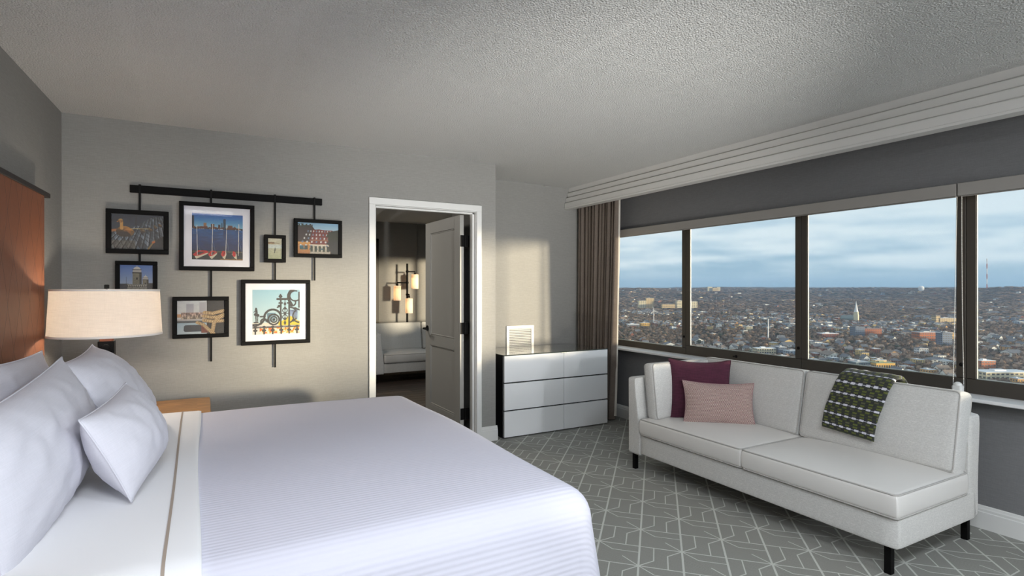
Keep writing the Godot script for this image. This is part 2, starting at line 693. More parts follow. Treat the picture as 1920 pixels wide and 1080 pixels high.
# carpet: two diagonal families of pale lines and, at every other crossing, a star of bent rays
func carpet_material() -> StandardMaterial3D:
	var s := 1024
	var im := Image.create(s, s, false, Image.FORMAT_RGB8)
	var r := RandomNumberGenerator.new()
	r.seed = 4
	var base := Color(0.535, 0.535, 0.51)
	var pile := PackedFloat32Array()
	for i in 4096:
		pile.append(0.80 + 0.36 * r.randf())
	for y in s:
		for x in s:
			var t := pile[(x * 31 + y * 57 + (x * y) % 97) % 4096]
			var st := pile[(y * 3 + (x / 9) * 17) % 4096]
			t = t * 0.6 + st * 0.4
			im.set_pixel(x, y, Color(base.r * t, base.g * t, base.b * t))
	var pale := Color(0.76, 0.765, 0.74)
	var segs := []
	for nd in [Vector2(0, 0), Vector2(1, 1)]:
		for off in [Vector2(0, 0), Vector2(2, 0), Vector2(0, 2), Vector2(2, 2), Vector2(-2, 0), Vector2(0, -2)]:
			var o: Vector2 = nd + off
			segs.append([o + Vector2(0, 0), o + Vector2(0.34, 0.34), 0.010])
			segs.append([o + Vector2(0.34, 0.34), o + Vector2(0.34, 1.0), 0.009])
			segs.append([o, o - Vector2(0.34, 0.34), 0.010])
			segs.append([o - Vector2(0.34, 0.34), o + Vector2(-0.34, -1.0), 0.009])
			segs.append([o, o + Vector2(0.36, -0.33), 0.009])
			segs.append([o + Vector2(0.36, -0.33), o + Vector2(1.0, -0.33), 0.008])
			segs.append([o, o + Vector2(-0.38, 0.38), 0.009])
	for k in [0.0, 1.0, 2.0]:
		segs.append([Vector2(-0.1, k), Vector2(2.1, k), 0.011])
		segs.append([Vector2(k, -0.1), Vector2(k, 2.1), 0.015])
	for sg in segs:
		var a: Vector2 = sg[0] * s / 2.0
		var b: Vector2 = sg[1] * s / 2.0
		var w: float = sg[2] * s * 0.5 * 1.6
		for y in range(maxi(0, int(minf(a.y, b.y) - w - 2)), mini(s, int(maxf(a.y, b.y) + w + 3))):
			for x in range(maxi(0, int(minf(a.x, b.x) - w - 2)), mini(s, int(maxf(a.x, b.x) + w + 3))):
				var p := Vector2(x, y)
				var q := Geometry2D.get_closest_point_to_segment(p, a, b)
				var d := p.distance_to(q) + (pile[(x * 13 + y * 7) % 4096] - 1.0) * 5.0
				if d < w:
					var t := pile[(x * 31 + y * 57) % 4096] * 0.5 + 0.5
					im.set_pixel(x, y, Color(pale.r * t, pale.g * t, pale.b * t))
	var m := mat(Color.WHITE, 0.98)
	m.albedo_texture = tex(im)
	m.heightmap_enabled = true
	m.heightmap_texture = noise_tex(0.22, 31, 512, 2)
	m.heightmap_scale = 0.15
	m.rim_enabled = true
	m.rim = 0.2
	return m

# ---------------------------------------------------------------- the shell of the room
const ZB := -4.5        # face of the wall with the pictures
const XW := 3.915       # face of the window wall
const LEAN := -1.83     # the bed wall stands a little off square, degrees

func slab(mb: MB, x0: float, x1: float, y0: float, y1: float, z0: float, z1: float) -> void:
	mb.bx(x0, x1, y0, y1, z0, z1, 0.0)

func build_shell() -> void:
	# carpet floor with the pattern laid in metres along the room
	var mb := MB.new()
	for r in [[-1.25, 3.93, -4.56, 6.52], [2.32, 3.93, -5.19, -4.56]]:
		var q := []
		for c in [Vector2(r[0], r[3]), Vector2(r[1], r[3]), Vector2(r[1], r[2]), Vector2(r[0], r[2])]:
			var a: float = (c.x - 2.487) / 0.297
			var b: float = (c.y + 2.745) / 0.3125
			q.append(mb.vert(Vector3(c.x, 0, c.y), Vector3.UP, Vector2(a + b, a - b) * 0.5))
		mb.ix.append_array([q[0], q[1], q[2], q[0], q[2], q[3]])
		slab(mb, r[0], r[1], -0.2, -0.004, r[2], r[3])
	struct("floor", mb, M.carpet)
	mb = MB.new()
	slab(mb, -1.4, 4.15, CEIL, CEIL + 0.2, -9.6, 6.8)
	struct("ceiling", mb, M.ceiling)
	# bed wall
	mb = MB.new()
	slab(mb, -0.15, 0.0, 0.0, CEIL, -0.13, 11.2)
	var o := struct("wall_left", mb, M.wall)
	o.position = Vector3(-0.774, 0, ZB)
	o.rotation_degrees.y = LEAN
	# picture wall with the door opening
	mb = MB.new()
	slab(mb, -0.95, 1.211, 0.0, CEIL, ZB - 0.12, ZB)
	slab(mb, 2.157, 2.33, 0.0, CEIL, ZB - 0.12, ZB)
	slab(mb, 1.211, 2.157, 2.07, CEIL, ZB - 0.12, ZB)
	struct("wall_back", mb, M.wall)
	# alcove where the dresser stands
	mb = MB.new()
	slab(mb, 2.23, 2.33, 0.0, CEIL, -5.27, ZB - 0.12)
	struct("wall_alcove_side", mb, M.wall)
	mb = MB.new()
	slab(mb, 2.33, 3.237, 0.0, CEIL, -5.27, -5.13)
	slab(mb, 3.237, XW + 0.05, 0.0, CEIL, -5.27, -5.18)
	struct("wall_alcove_back", mb, M.wall)
	# window wall: below, above and between the openings
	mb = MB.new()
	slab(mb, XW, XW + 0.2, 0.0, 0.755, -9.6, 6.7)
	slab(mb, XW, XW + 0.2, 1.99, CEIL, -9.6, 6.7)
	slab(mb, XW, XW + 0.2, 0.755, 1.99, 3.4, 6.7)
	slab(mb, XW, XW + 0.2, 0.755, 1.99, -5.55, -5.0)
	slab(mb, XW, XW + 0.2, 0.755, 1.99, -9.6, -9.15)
	struct("wall_right", mb, M.wall_shaded)
	mb = MB.new()
	slab(mb, -1.35, XW + 0.1, 0.0, CEIL, 6.5, 6.65)
	struct("wall_front", mb, M.wall)
	# baseboards: plank, step and rounded top
	for b in [["baseboard_back", -0.72, 1.18, 0.0], ["baseboard_back", 2.183, 2.345, 0.0]]:
		mb = MB.new()
		base_profile(mb, Transform3D(Basis(Vector3.UP, 0.0), Vector3(b[1], 0, ZB)), b[2] - b[1])
		struct(b[0], mb, M.white)
	mb = MB.new()
	base_profile(mb, Transform3D(Basis(Vector3.UP, -PI / 2), Vector3(XW, 0, -5.17)), 11.6)
	struct("baseboard_right", mb, M.white)
	mb = MB.new()
	base_profile(mb, Transform3D(Basis(Vector3.UP, PI / 2 + deg_to_rad(LEAN)), Vector3(-0.774 - 0.0320 * 10.9, 0, ZB + 10.9)), 10.88)
	struct("baseboard_left", mb, M.white)
	# stepped cornice that hides the curtain track
	mb = MB.new()
	var pf := [Vector2(3.600, CEIL)]
	var st := [[3.600, 2.440], [3.582, 2.384], [3.564, 2.326], [3.546, 2.250]]
	for k in 4:
		var x: float = st[k][0]
		var y: float = st[k][1]
		if k < 3:
			pf.append_array([Vector2(x, y + 0.004), Vector2(x + 0.006, y), Vector2(x + 0.006, y - 0.006), Vector2(st[k + 1][0] + 0.003, y - 0.006), Vector2(st[k + 1][0], y - 0.010)])
		else:
			pf.append_array([Vector2(x, y + 0.018), Vector2(x - 0.004, y + 0.014), Vector2(x - 0.004, y + 0.004), Vector2(x, y)])
	pf.append_array([Vector2(3.632, 2.250), Vector2(3.632, CEIL)])
	mb.prism(pf, -5.175, 6.45)
	struct("trim_1", mb, M.valance, "stepped white curtain cornice along the ceiling above the windows", "cornice")

# runs along local +x, stands out along local +z
func base_profile(mb: MB, t: Transform3D, length: float) -> void:
	var old := mb.xf
	mb.xf = t * Transform3D(Basis(Vector3(0, 0, -1), Vector3(0, 1, 0), Vector3(1, 0, 0)), Vector3.ZERO)
	mb.prism([Vector2(0, 0), Vector2(-0.016, 0), Vector2(-0.016, 0.095), Vector2(-0.012, 0.099), Vector2(-0.012, 0.112), Vector2(-0.008, 0.118), Vector2(-0.006, 0.128), Vector2(0, 0.132)], 0.0, length)
	mb.xf = old

func build_windows() -> void:
	var zs := [[-5.0, -3.772], [-3.772, -2.626], [-2.626, -1.588], [-1.588, 1.0], [1.0, 3.4]]  # the last is out of view, sized to let sun onto the picture wall
	var said := ["fixed window pane beside the brown curtain", "window between the first and second bronze mullions from the curtain", "third window from the curtain, above the sofa back", "window past the bead chain, toward the camera end", "unseen window beside the camera end of the room"]
	for i in 5:
		var z0: float = zs[i][0]
		var z1: float = zs[i][1]
		var w := Node3D.new()
		w.name = "window_%d" % (i + 1)
		add_child(w)
		w.set_meta("kind", "structure")
		tag(w, said[i], "window")
		var low := 0.818 if i == 0 else 0.842
		var mb := MB.new()
		mb.bx(3.945, 3.968, 0.755, low, z0, z1, 0.004)
		mb.bx(3.945, 3.968, 1.93, 1.99, z0, z1, 0.004)
		mb.bx(3.945, 3.968, low, 1.93, z0, z0 + 0.05, 0.004)
		mb.bx(3.945, 3.968, low, 1.93, z1 - 0.05, z1, 0.004)
		part(w, "frame", mb, M.bronze)
		mb = MB.new()
		mb.bx(3.950, 3.960, low, 1.93, z0 + 0.05, z0 + 0.054, 0.001)
		mb.bx(3.953, 3.959, low, low + 0.006, z0 + 0.054, z1 - 0.05, 0.001)
		part(w, "glazing_bead", mb, M.alu, "thin light metal bead around the pane")
		mb = MB.new()
		mb.bx(3.960, 3.966, low - 0.004, 1.935, z0 + 0.046, z1 - 0.046, 0.0)
		part(w, "pane", mb, M.glass)
		# screw cap lock on the mullion
		mb = MB.new()
		mb.ball(Vector3(3.944, 0.921, z1 - 0.022), Vector3(0.006, 0.012, 0.012), 12, 8)
		mb.bx(3.932, 3.944, 0.917, 0.925, z1 - 0.024, z1 - 0.020, 0.001)
		part(w, "lock", mb, M.iron)
		if i == 1:
			mb = MB.new()
			mb.ball(Vector3(3.944, 0.797, -3.21), Vector3(0.006, 0.013, 0.013), 12, 8)
			mb.bx(3.930, 3.944, 0.792, 0.800, -3.235, -3.205, 0.002)
			part(w, "latch", mb, M.iron)
	var sb := MB.new()
	sb.bx(3.775, 4.03, 0.735, 0.757, -5.17, 6.4, 0.005)
	struct("trim_2", sb, M.sill, "long white window sill running behind the sofa", "sill")
	# two roller shades, rolled up in flat cassettes
	var shades := [[-4.95, -1.603, "long grey roller shade cassette over the first three panes"], [-1.597, 3.36, "shorter grey roller shade cassette past the bead chain"]]
	for s in shades:
		var t := thing("roller_shade", s[2], "shade", Vector3(3.912, 1.913, s[0]), 0.0, "roller shades above the windows")
		var ln: float = s[1] - s[0]
		var mb := MB.new()
		mb.bx(-0.05, -0.001, 0.0, 0.074, 0, ln, 0.003)
		part(t, "cassette", mb, M.fascia)
		mb = MB.new()
		mb.bx(-0.034, -0.02, -0.005, 0.0, 0.01, ln - 0.01, 0.001)
		part(t, "hem_bar", mb, M.fascia)
	var c := thing("bead_chain", "white beaded shade chain hanging in front of the third bronze mullion", "chain", Vector3(3.9, 0.0, -1.612))
	var mb2 := MB.new()
	var strands := [[Vector3(-0.02, 1.912, 0.006), Vector3(-0.05, 0.80, 0.0)], [Vector3(-0.02, 1.912, 0.030), Vector3(-0.05, 0.80, 0.040)]]
	for k in 2:
		var mb := MB.new()
		var a: Vector3 = strands[k][0]
		var b: Vector3 = strands[k][1]
		var nb := 150
		for i in nb:
			var f := float(i) / (nb - 1)
			var p := a.lerp(b, f)
			p.z += (0.012 if k == 1 else 0.0) * f * f
			mb.ball(p, Vector3.ONE * 0.0028, 6, 4)
		var beads := part(c, "bead_strand", mb, M.white)
		beads.set_meta("kind", "stuff")
	mb2 = MB.new()
	mb2.bx(-0.075, -0.03, 0.757, 0.815, -0.002, 0.05, 0.012)
	mb2.ball(Vector3(-0.052, 0.81, 0.024), Vector3(0.022, 0.02, 0.022), 12, 8)
	part(c, "chain_holder", mb2, M.white)

func build_door() -> void:
	var mb := MB.new()
	# casing: two boards and a head, each with a thin raised outer edge
	for z in [[ZB, ZB + 0.017], [ZB - 0.137, ZB - 0.12]]:
		mb.bx(1.180, 1.233, 0.0, 2.053, z[0], z[1], 0.004)
		mb.bx(2.135, 2.185, 0.0, 2.053, z[0], z[1], 0.004)
		mb.bx(1.180, 2.185, 2.051, 2.108, z[0], z[1], 0.004)
	struct("trim_3", mb, M.white, "white door casing around the opening to the next room", "door casing")
	mb = MB.new()
	mb.bx(1.211, 1.236, 0.0, 2.055, ZB - 0.125, ZB + 0.004, 0.002)
	mb.bx(2.130, 2.157, 0.0, 2.055, ZB - 0.125, ZB + 0.004, 0.002)
	mb.bx(1.211, 2.157, 2.045, 2.07, ZB - 0.125, ZB + 0.004, 0.002)
	# stops
	mb.bx(1.236, 1.248, 0.0, 2.045, ZB - 0.07, ZB - 0.03, 0.002)
	mb.bx(2.112, 2.131, 0.0, 2.045, ZB - 0.07, ZB - 0.03, 0.002)
	mb.bx(1.236, 2.131, 2.030, 2.045, ZB - 0.07, ZB - 0.03, 0.002)
	struct("trim_4", mb, M.white, "white door jamb lining with its stops", "door jamb")
	# the leaf stands open at a right angle in the next room
	var d := Node3D.new()
	d.name = "door_1"
	add_child(d)
	d.position = Vector3(2.062, 0, ZB - 0.145)
	d.rotation_degrees.y = 1.0
	d.set_meta("kind", "structure")
	tag(d, "grey two-panel door standing open into the next room", "door")
	mb = MB.new()
	var w := 0.845
	var st := 0.125
	mb.bx(-0.02, 0.02, 0.008, 2.036, -st, 0, 0.003)
	mb.bx(-0.02, 0.02, 0.008, 2.036, -w, -w + st, 0.003)
	for y in [[1.925, 2.036], [0.80, 0.905], [0.008, 0.205]]:
		mb.bx(-0.02, 0.02, y[0], y[1], -w + st, -st, 0.001)
	part(d, "frame", mb, M.door)
	for y in [[0.905, 1.925], [0.205, 0.80]]:
		mb = MB.new()
		mb.bx(-0.009, 0.009, y[0], y[1], -w + st, -st, 0.0)
		# sloping moulding round the recess
		for e in [[-w + st, -w + st + 0.014], [-st - 0.014, -st]]:
			mb.bx(-0.015, 0.015, y[0], y[1], e[0], e[1], 0.006)
		for e in [[y[0], y[0] + 0.014], [y[1] - 0.014, y[1]]]:
			mb.bx(-0.015, 0.015, e[0], e[1], -w + st, -st, 0.006)
		part(d, "panel", mb, M.door)
	for y in [1.80, 1.01, 0.235]:
		mb = MB.new()
		mb.bx(-0.016, 0.072, y - 0.052, y + 0.052, 0.002, 0.006, 0.001)
		mb.tube([Vector3(0.028, y - 0.055, 0.008), Vector3(0.028, y + 0.055, 0.008)], 0.007, 10)
		part(d, "hinge", mb, M.iron)
	mb = MB.new()
	for s in [-1.0, 1.0]:
		var h := MB.new()
		mb.xf = Transform3D(Basis(Vector3.FORWARD, PI / 2), Vector3(0.02 * s, 0.965, -w + 0.06))
		mb.lathe([Vector2(0, 0.008), Vector2(0.026, 0.008), Vector2(0.028, 0.0), Vector2(0.028, -0.008), Vector2(0, -0.008)], 20)
		mb.xf = Transform3D()
		mb.tube([Vector3(0.02 * s, 0.965, -w + 0.06), Vector3(0.065 * s, 0.965, -w + 0.06), Vector3(0.072 * s, 0.965, -w + 0.075), Vector3(0.072 * s, 0.962, -w + 0.18)], 0.009, 10)
	part(d, "handle", mb, M.iron, "black lever handle")

# ---------------------------------------------------------------- the room seen through the door
func build_suite() -> void:
	var zf := -9.3
	var mb := MB.new()
	slab(mb, 0.2, 3.28, 0.0, CEIL, zf - 0.2, zf)
	slab(mb, 3.28, XW + 0.05, 0.0, CEIL, zf - 0.25, zf - 0.03)
	struct("wall_far", mb, M.wall)
	mb = MB.new()
	slab(mb, 0.08, 0.2, 0.0, CEIL, zf - 0.2, ZB - 0.12)
	struct("wall_side", mb, M.wall)
	mb = MB.new()
	base_profile(mb, Transform3D(Basis(), Vector3(0.2, 0, zf)), 3.08)
	struct("baseboard_far", mb, M.white)
	# wooden floor, plank by plank
	mb = MB.new()
	slab(mb, 0.08, XW + 0.05, -0.2, -0.014, zf - 0.1, ZB - 0.06)
	var fl := struct("floor", mb, mat(Color(0.10, 0.085, 0.075), 0.8))
	fl.name = "floor_2"
	var tones := []
	for k in 4:
		tones.append(wood_material([Color(0.30, 0.255, 0.225), Color(0.25, 0.21, 0.185), Color(0.34, 0.29, 0.255), Color(0.28, 0.235, 0.20)][k], 40 + k))
	var meshes := {}
	var z := ZB - 0.065
	var row := 0
	while z > -8.9:
		var x := 0.9 - 0.37 * (row % 3)
		var lim := 2.22 if z > -5.27 else 3.9
		while x < lim - 0.05:
			var ln := minf(1.15, lim - x)
			var key := int(ln * 1000.0)
			if not meshes.has(key):
				var p := MB.new()
				p.bx(0, ln - 0.004, -0.014, 0.0, -0.146, -0.004, 0.0015)
				meshes[key] = p.done()
			var o := part(fl, "plank", meshes[key], tones[R.randi() % 4])
			o.position = Vector3(x, 0, z)
			x += ln
		z -= 0.15
		row += 1
	# window of that room
	var w := Node3D.new()
	w.name = "window_6"
	add_child(w)
	w.set_meta("kind", "structure")
	tag(w, "window of the next room, hidden behind its open door", "window")
	mb = MB.new()
	mb.bx(3.945, 4.03, 0.755, 0.84, -9.15, -5.55)
	mb.bx(3.945, 4.03, 1.90, 1.99, -9.15, -5.55)
	for zz in [-9.15, -7.95, -6.75, -5.65]:
		mb.bx(3.945, 4.03, 0.84, 1.90, zz, zz + 0.10)
	part(w, "frame", mb, M.bronze)
	mb = MB.new()
	mb.bx(3.986, 3.992, 0.83, 1.91, -9.1, -5.6, 0.0)
	part(w, "pane", mb, M.glass)
	var cl := thing("added_ceiling_lamp", "added fill lamp on the next room ceiling, out of sight beside its door", "lamp", Vector3(1.0, CEIL, -6.3))  # added out of view to brighten the next room and its door
	mb = MB.new()
	mb.box(Vector3(0, -0.02, 0), Vector3(0.5, 0.04, 0.5), 0.006)
	part(cl, "frame", mb, M.white)
	mb = MB.new()
	mb.box(Vector3(0, -0.043, 0), Vector3(0.45, 0.008, 0.45), 0.003)
	part(cl, "diffuser", mb, glow(Color(1.0, 0.97, 0.92), 2.0))
	var al := AreaLight3D.new()
	al.name = "fill_lamp_light"
	al.area_size = Vector2(0.45, 0.45)
	al.light_color = Color(1.0, 0.97, 0.93)
	al.light_energy = 2.4
	al.area_range = 10.0
	al.shadow_enabled = true
	al.position = Vector3(0, -0.055, 0)
	al.rotation_degrees = Vector3(-90, 0, 0)
	cl.add_child(al)
	# dark door on the far wall
	var d := Node3D.new()
	d.name = "door_2"
	add_child(d)
	d.position = Vector3(1.70, 0, zf)
	d.set_meta("kind", "structure")
	tag(d, "dark wooden door frame on the far wall of the next room", "door")
	mb = MB.new()
	mb.bx(0.0, 0.06, 0, 2.2, 0.0, 0.03)
	mb.bx(0.84, 0.90, 0, 2.2, 0.0, 0.03)
	mb.bx(0.0, 0.90, 2.14, 2.2, 0.0, 0.03)
	part(d, "frame", mb, mat(Color(0.20, 0.17, 0.15), 0.5))
	mb = MB.new()
	mb.bx(0.06, 0.84, 0.01, 2.14, 0.0, 0.02)
	part(d, "panel", mb, mat(Color(0.24, 0.205, 0.18), 0.5))
	# sofa there, then the lamp with three glass shades behind it
	var s := thing("sofa", "grey two-seat sofa in the next room, seen through the doorway", "sofa", Vector3(2.18, 0, -8.80))
	sofa_parts(s, 1.72, 0.85, 0.72, true)
	var t := thing("floor_lamp", "black tree floor lamp with three frosted glass shades in the next room", "lamp", Vector3(3.03, 0, -9.08))
	mb = MB.new()
	mb.lathe([Vector2(0, 0), Vector2(0.14, 0), Vector2(0.14, 0.015), Vector2(0.02, 0.03), Vector2(0, 0.03)], 24)
	part(t, "base", mb, M.iron)
	mb = MB.new()
	mb.tube([Vector3(0, 0.02, 0), Vector3(0, 1.785, 0)], 0.017, 10)
	part(t, "pole", mb, M.iron)
	var heads := [[Vector3(0.135, 1.48, 0.0), 1.650], [Vector3(-0.172, 1.285, 0.0), 1.465], [Vector3(0.012, 1.075, 0.06), 1.265]]
	for hd in heads:
		var c: Vector3 = hd[0]
		var ay: float = hd[1]
		mb = MB.new()
		mb.tube([Vector3(0, ay, 0), Vector3(c.x, ay, c.z), Vector3(c.x, ay - 0.03, c.z)], 0.011, 8)
		mb.ball(Vector3(0, ay, 0), Vector3(0.026, 0.03, 0.026), 10, 6)
		mb.lathe([Vector2(0.0, ay - 0.02), Vector2(0.018, ay - 0.025), Vector2(0.02, ay - 0.05), Vector2(0.0, ay - 0.055)], 12, Vector3(c.x, 0, c.z))
		part(t, "arm", mb, M.iron)
		mb = MB.new()
		mb.lathe([Vector2(0.02, 0.125), Vector2(0.055, 0.125), Vector2(0.06, 0.12), Vector2(0.06, -0.12), Vector2(0.056, -0.12), Vector2(0.056, 0.118)], 24, c)
		var sh := mat(Color(0.93, 0.90, 0.86), 0.5)
		sh.backlight_enabled = true
		sh.backlight = Color(1, 0.96, 0.93)
		part(t, "shade", mb, sh, "frosted glass cylinder shade")
		mb = MB.new()
		mb.ball(c + Vector3(0, 0.0, 0), Vector3(0.02, 0.035, 0.02), 12, 8)
		part(t, "bulb", mb, glow(Color(1.0, 0.85, 0.6), 4.0))
		var l := OmniLight3D.new()
		l.name = "bulb_light"
		l.light_color = Color(1.0, 0.84, 0.62)
		l.light_energy = 0.022
		l.light_size = 0.02
		l.omni_range = 8.0
		l.omni_attenuation = 2.0
		l.shadow_enabled = true
		l.position = c
		t.add_child(l)

# ---------------------------------------------------------------- bed
const BED_Y := 0.682
const BX1 := 1.115
const BZ0 := -3.56
const BZ1 := -1.665

# the covers: flat on top, rolling over the edges and hanging straight, flared a little at the corners
func drape(x: float, z: float, lift: float, hang: float) -> Vector3:
	var ox := maxf(x - BX1, 0.0)
	var oz := 0.0
	if z < BZ0:
		oz = z - BZ0
	elif z > BZ1:
		oz = z - BZ1
	var m := pow(pow(ox, 2.6) + pow(absf(oz), 2.6), 1.0 / 2.6)
	var ex := minf(x, BX1)
	var ez := clampf(z, BZ0, BZ1)
	# soft filling: a low crown and shallow hollows
	var crown := 0.006 * sin(ex * 2.1 + 0.6) + 0.004 * sin(ez * 5.0 + ex * 2.3) + 0.012 * (1.0 - pow((ez - (BZ0 + BZ1) * 0.5) / 1.0, 2.0))
	var y := BED_Y + lift + crown - 0.012
	if m < 1e-6:
		return Vector3(ex, y, ez)
	var dir := Vector3(ox, 0, oz).normalized()
	var r := 0.115
	var a := minf(m / r, PI / 2)
	var rest := maxf(m - r * PI / 2, 0.0)
	var h := (r + lift) * sin(a) + rest * (0.10 + 0.22 * absf(dir.x * dir.z)) + 0.012 * sin(ex * 9.0 + ez * 7.0) * minf(rest * 4.0, 1.0)
	var down := (r + lift) * (1.0 - cos(a)) + minf(rest, hang)
	return Vector3(ex, y, ez) + dir * h - Vector3(0, down, 0)

func build_bed() -> void:
	# headboard along the bed wall
	var hb := thing("headboard", "tall brown quilted headboard with a dark top rail behind the bed", "headboard", Vector3(-0.774, 0, ZB))
	hb.rotation_degrees.y = LEAN
	var mb := MB.new()
	# upholstered sheet with rounded ends
	mb.grid(40, 30, func(u: float, v: float) -> Vector3:
		var z := lerpf(0.6, 3.35, u)
		var y := lerpf(0.25, 1.868, v)
		var e: float = minf(minf(z - 0.6, 3.35 - z), minf(y - 0.25, 2.2 - y))
		return Vector3(0.064 - 0.03 * pow(maxf(0.0, 1.0 - e / 0.03), 2.0), y, z), true, Vector2(2.75 / 0.64, 1.62 / 0.84))
	part(hb, "panel", mb, M.leather, "brown stitched leather panel with tall lozenges")
	mb = MB.new()
	mb.bx(0.0, 0.036, 0.25, 1.868, 0.602, 3.348, 0.004)
	part(hb, "back_board", mb, mat(Color(0.22, 0.13, 0.09), 0.6))
	mb = MB.new()
	mb.bx(0.0, 0.072, 1.866, 1.892, 0.585, 3.36, 0.003)
	part(hb, "top_rail", mb, mat(Color(0.16, 0.14, 0.135), 0.5), "dark top rail")
	# bed
	var b := thing("bed", "king bed base and mattress under white bedding", "bed", Vector3(0.22, 0, -2.61))
	mb = MB.new()
	mb.bx(-0.90, 0.90, 0.07, 0.34, -0.96, 0.96, 0.02)
	part(b, "base", mb, mat(Color(0.35, 0.32, 0.30), 0.9))
	mb = MB.new()
	mb.soft(Vector3(1.84, 0.30, 1.94), 0.06, 12, func(q: Vector3, p: Vector3) -> Vector3: return q + Vector3(0, 0.50, 0))
	part(b, "mattress", mb, M.linen)
	for sx in [-1, 1]:
		for sz in [-1, 1]:
			mb = MB.new()
			mb.tube([Vector3(0.8 * sx, 0.0, 0.85 * sz), Vector3(0.8 * sx, 0.08, 0.85 * sz)], 0.025, 12)
			part(b, "leg", mb, M.black)
	# duvet over the mattress
	mb = MB.new()
	mb.grid(110, 130, func(u: float, v: float) -> Vector3:
		return drape(lerpf(-0.55, BX1 + 0.62, u), lerpf(BZ0 - 0.58, BZ1 + 0.58, v), 0.0, 0.48), false, Vector2(2.3, 3.06 / 0.15))
	lone("duvet", mb, M.duvet, "white ribbed duvet spread over the king bed", "duvet")
	# folded top sheet at the head, with a stitched taupe band
	var s := thing("top_sheet", "smooth white turned-down sheet with a taupe stripe, in front of the pillows", "sheet")
	mb = MB.new()
	mb.grid(40, 130, func(u: float, v: float) -> Vector3:
		var z := lerpf(BZ0 - 0.40, BZ1 + 0.40, v)
		var a := minf(u * 1.06, 1.0)
		var edge := -0.004 + 0.006 * sin(z * 3.1)
		var x := lerpf(-0.66, edge, a)
		var lift := 0.016 - 0.016 * smoothstep(0.93, 1.0, u) + 0.004 * sin(z * 6.0 + x * 9.0)
		return drape(x, z, lift, 0.4), false, Vector2.ONE)
	part(s, "cloth", mb, M.sheet)
	mb = MB.new()
	mb.grid(3, 130, func(u: float, v: float) -> Vector3:
		var z := lerpf(BZ0 - 0.39, BZ1 + 0.39, v)
		var x := lerpf(-0.088, -0.080, u) + 0.004 * sin(z * 2.3)
		return drape(x, z, 0.0185 + 0.004 * sin(z * 6.0 + x * 9.0), 0.4), false)
	part(s, "band", mb, mat(Color(0.66, 0.60, 0.55), 0.8), "taupe stitched band")
	# pillows
	bed_pillow("standing white pillow in shade against the headboard, behind the others", Vector3(-0.625, 0.892, -2.93), Vector3(0.0, -0.035, -1), Vector3(-0.16, 0.98, 0.0), 0.92, 0.41, 0.15, 1)
	bed_pillow("white pillow leaning on the lamp side of the bed", Vector3(-0.345, 0.90, -3.10), Vector3(0.02, 0.02, -1), Vector3(-0.60, 0.80, 0.0), 0.74, 0.46, 0.21, 2)
	bed_pillow("largest white pillow, leaning at the camera side of the bed", Vector3(-0.45, 0.872, -2.30), Vector3(0.02, 0.05, -1), Vector3(-0.24, 0.97, 0.0), 1.10, 0.41, 0.24, 3)
	bed_pillow("small white accent pillow propped in front of the two big pillows", Vector3(-0.222, 0.858, -2.36), Vector3(0.13, 0.06, -1), Vector3(-0.44, 0.90, 0.0), 0.52, 0.30, 0.19, 4)

func bed_pillow(label: String, c: Vector3, wdir: Vector3, up: Vector3, w: float, h: float, t: float, sd: int) -> void:
	var x := wdir.normalized()
	var y := (up - x * up.dot(x)).normalized()
	var z := x.cross(y)
	if z.x < 0:
		x = -x
		z = -z
	var o := thing("bed_pillow", label, "pillow", c, 0.0, "white pillows on the bed")
	o.basis = Basis(x, y, z)
	pillow_parts(o, w, h, t, sd, M.linen, M.linen, 0.003, 0.055)

func pillow_point(s: float, r: float, side: float, w: float, h: float, t: float, n: FastNoiseLite, ear: float) -> Vector3:
	var ex := ear * (1.0 - r * r)
	var ey := ear * 1.35 * (1.0 - s * s)
	var x := s * w * 0.5 * (1.0 - ex * s * s)
	var y := r * h * 0.5 * (1.0 - ey * r * r)
	var b := pow(maxf(0.0, (1.0 - pow(absf(s), 2.4)) * (1.0 - pow(absf(r), 2.2))), 0.62)
	var z := side * t * 0.5 * b
	# slack creases that run out of the corners and along the seam
	var edge := 1.0 - minf(1.0 - absf(s), 1.0 - absf(r))
	var k := n.get_noise_3d(x * 9.0 + y * 3.0, y * 9.0 - x * 3.0, side * 4.0)
	var k2 := n.get_noise_3d(x * 30.0 * absf(r), y * 30.0 * absf(s), side * 7.0 + 20.0)
	z += side * b * t * (0.055 * k + 0.05 * k2 * pow(edge, 2.0))
	return Vector3(x, y, z)

func pillow_parts(o: Node3D, w: float, h: float, t: float, sd: int, m: Material, pm: Material, seam: float, ear := 0.055) -> void:
	var n := FastNoiseLite.new()
	n.seed = sd
	n.frequency = 1.0
	n.fractal_octaves = 2
	var mb := MB.new()
	mb.pillow(44, 32, func(s: float, r: float, side: float) -> Vector3: return pillow_point(s, r, side, w, h, t, n, ear))
	part(o, "cover", mb, m)
	var path := []
	for e in 4:
		for i in 24:
			var f := 2.0 * i / 24.0 - 1.0
			var q: Vector2 = [Vector2(f, -1), Vector2(1, f), Vector2(-f, 1), Vector2(-1, -f)][e]
			path.append(pillow_point(q.x, q.y, 1.0, w, h, t, n, ear))
	mb = MB.new()
	mb.tube(path, seam, 6, true)
	part(o, "seam", mb, pm)

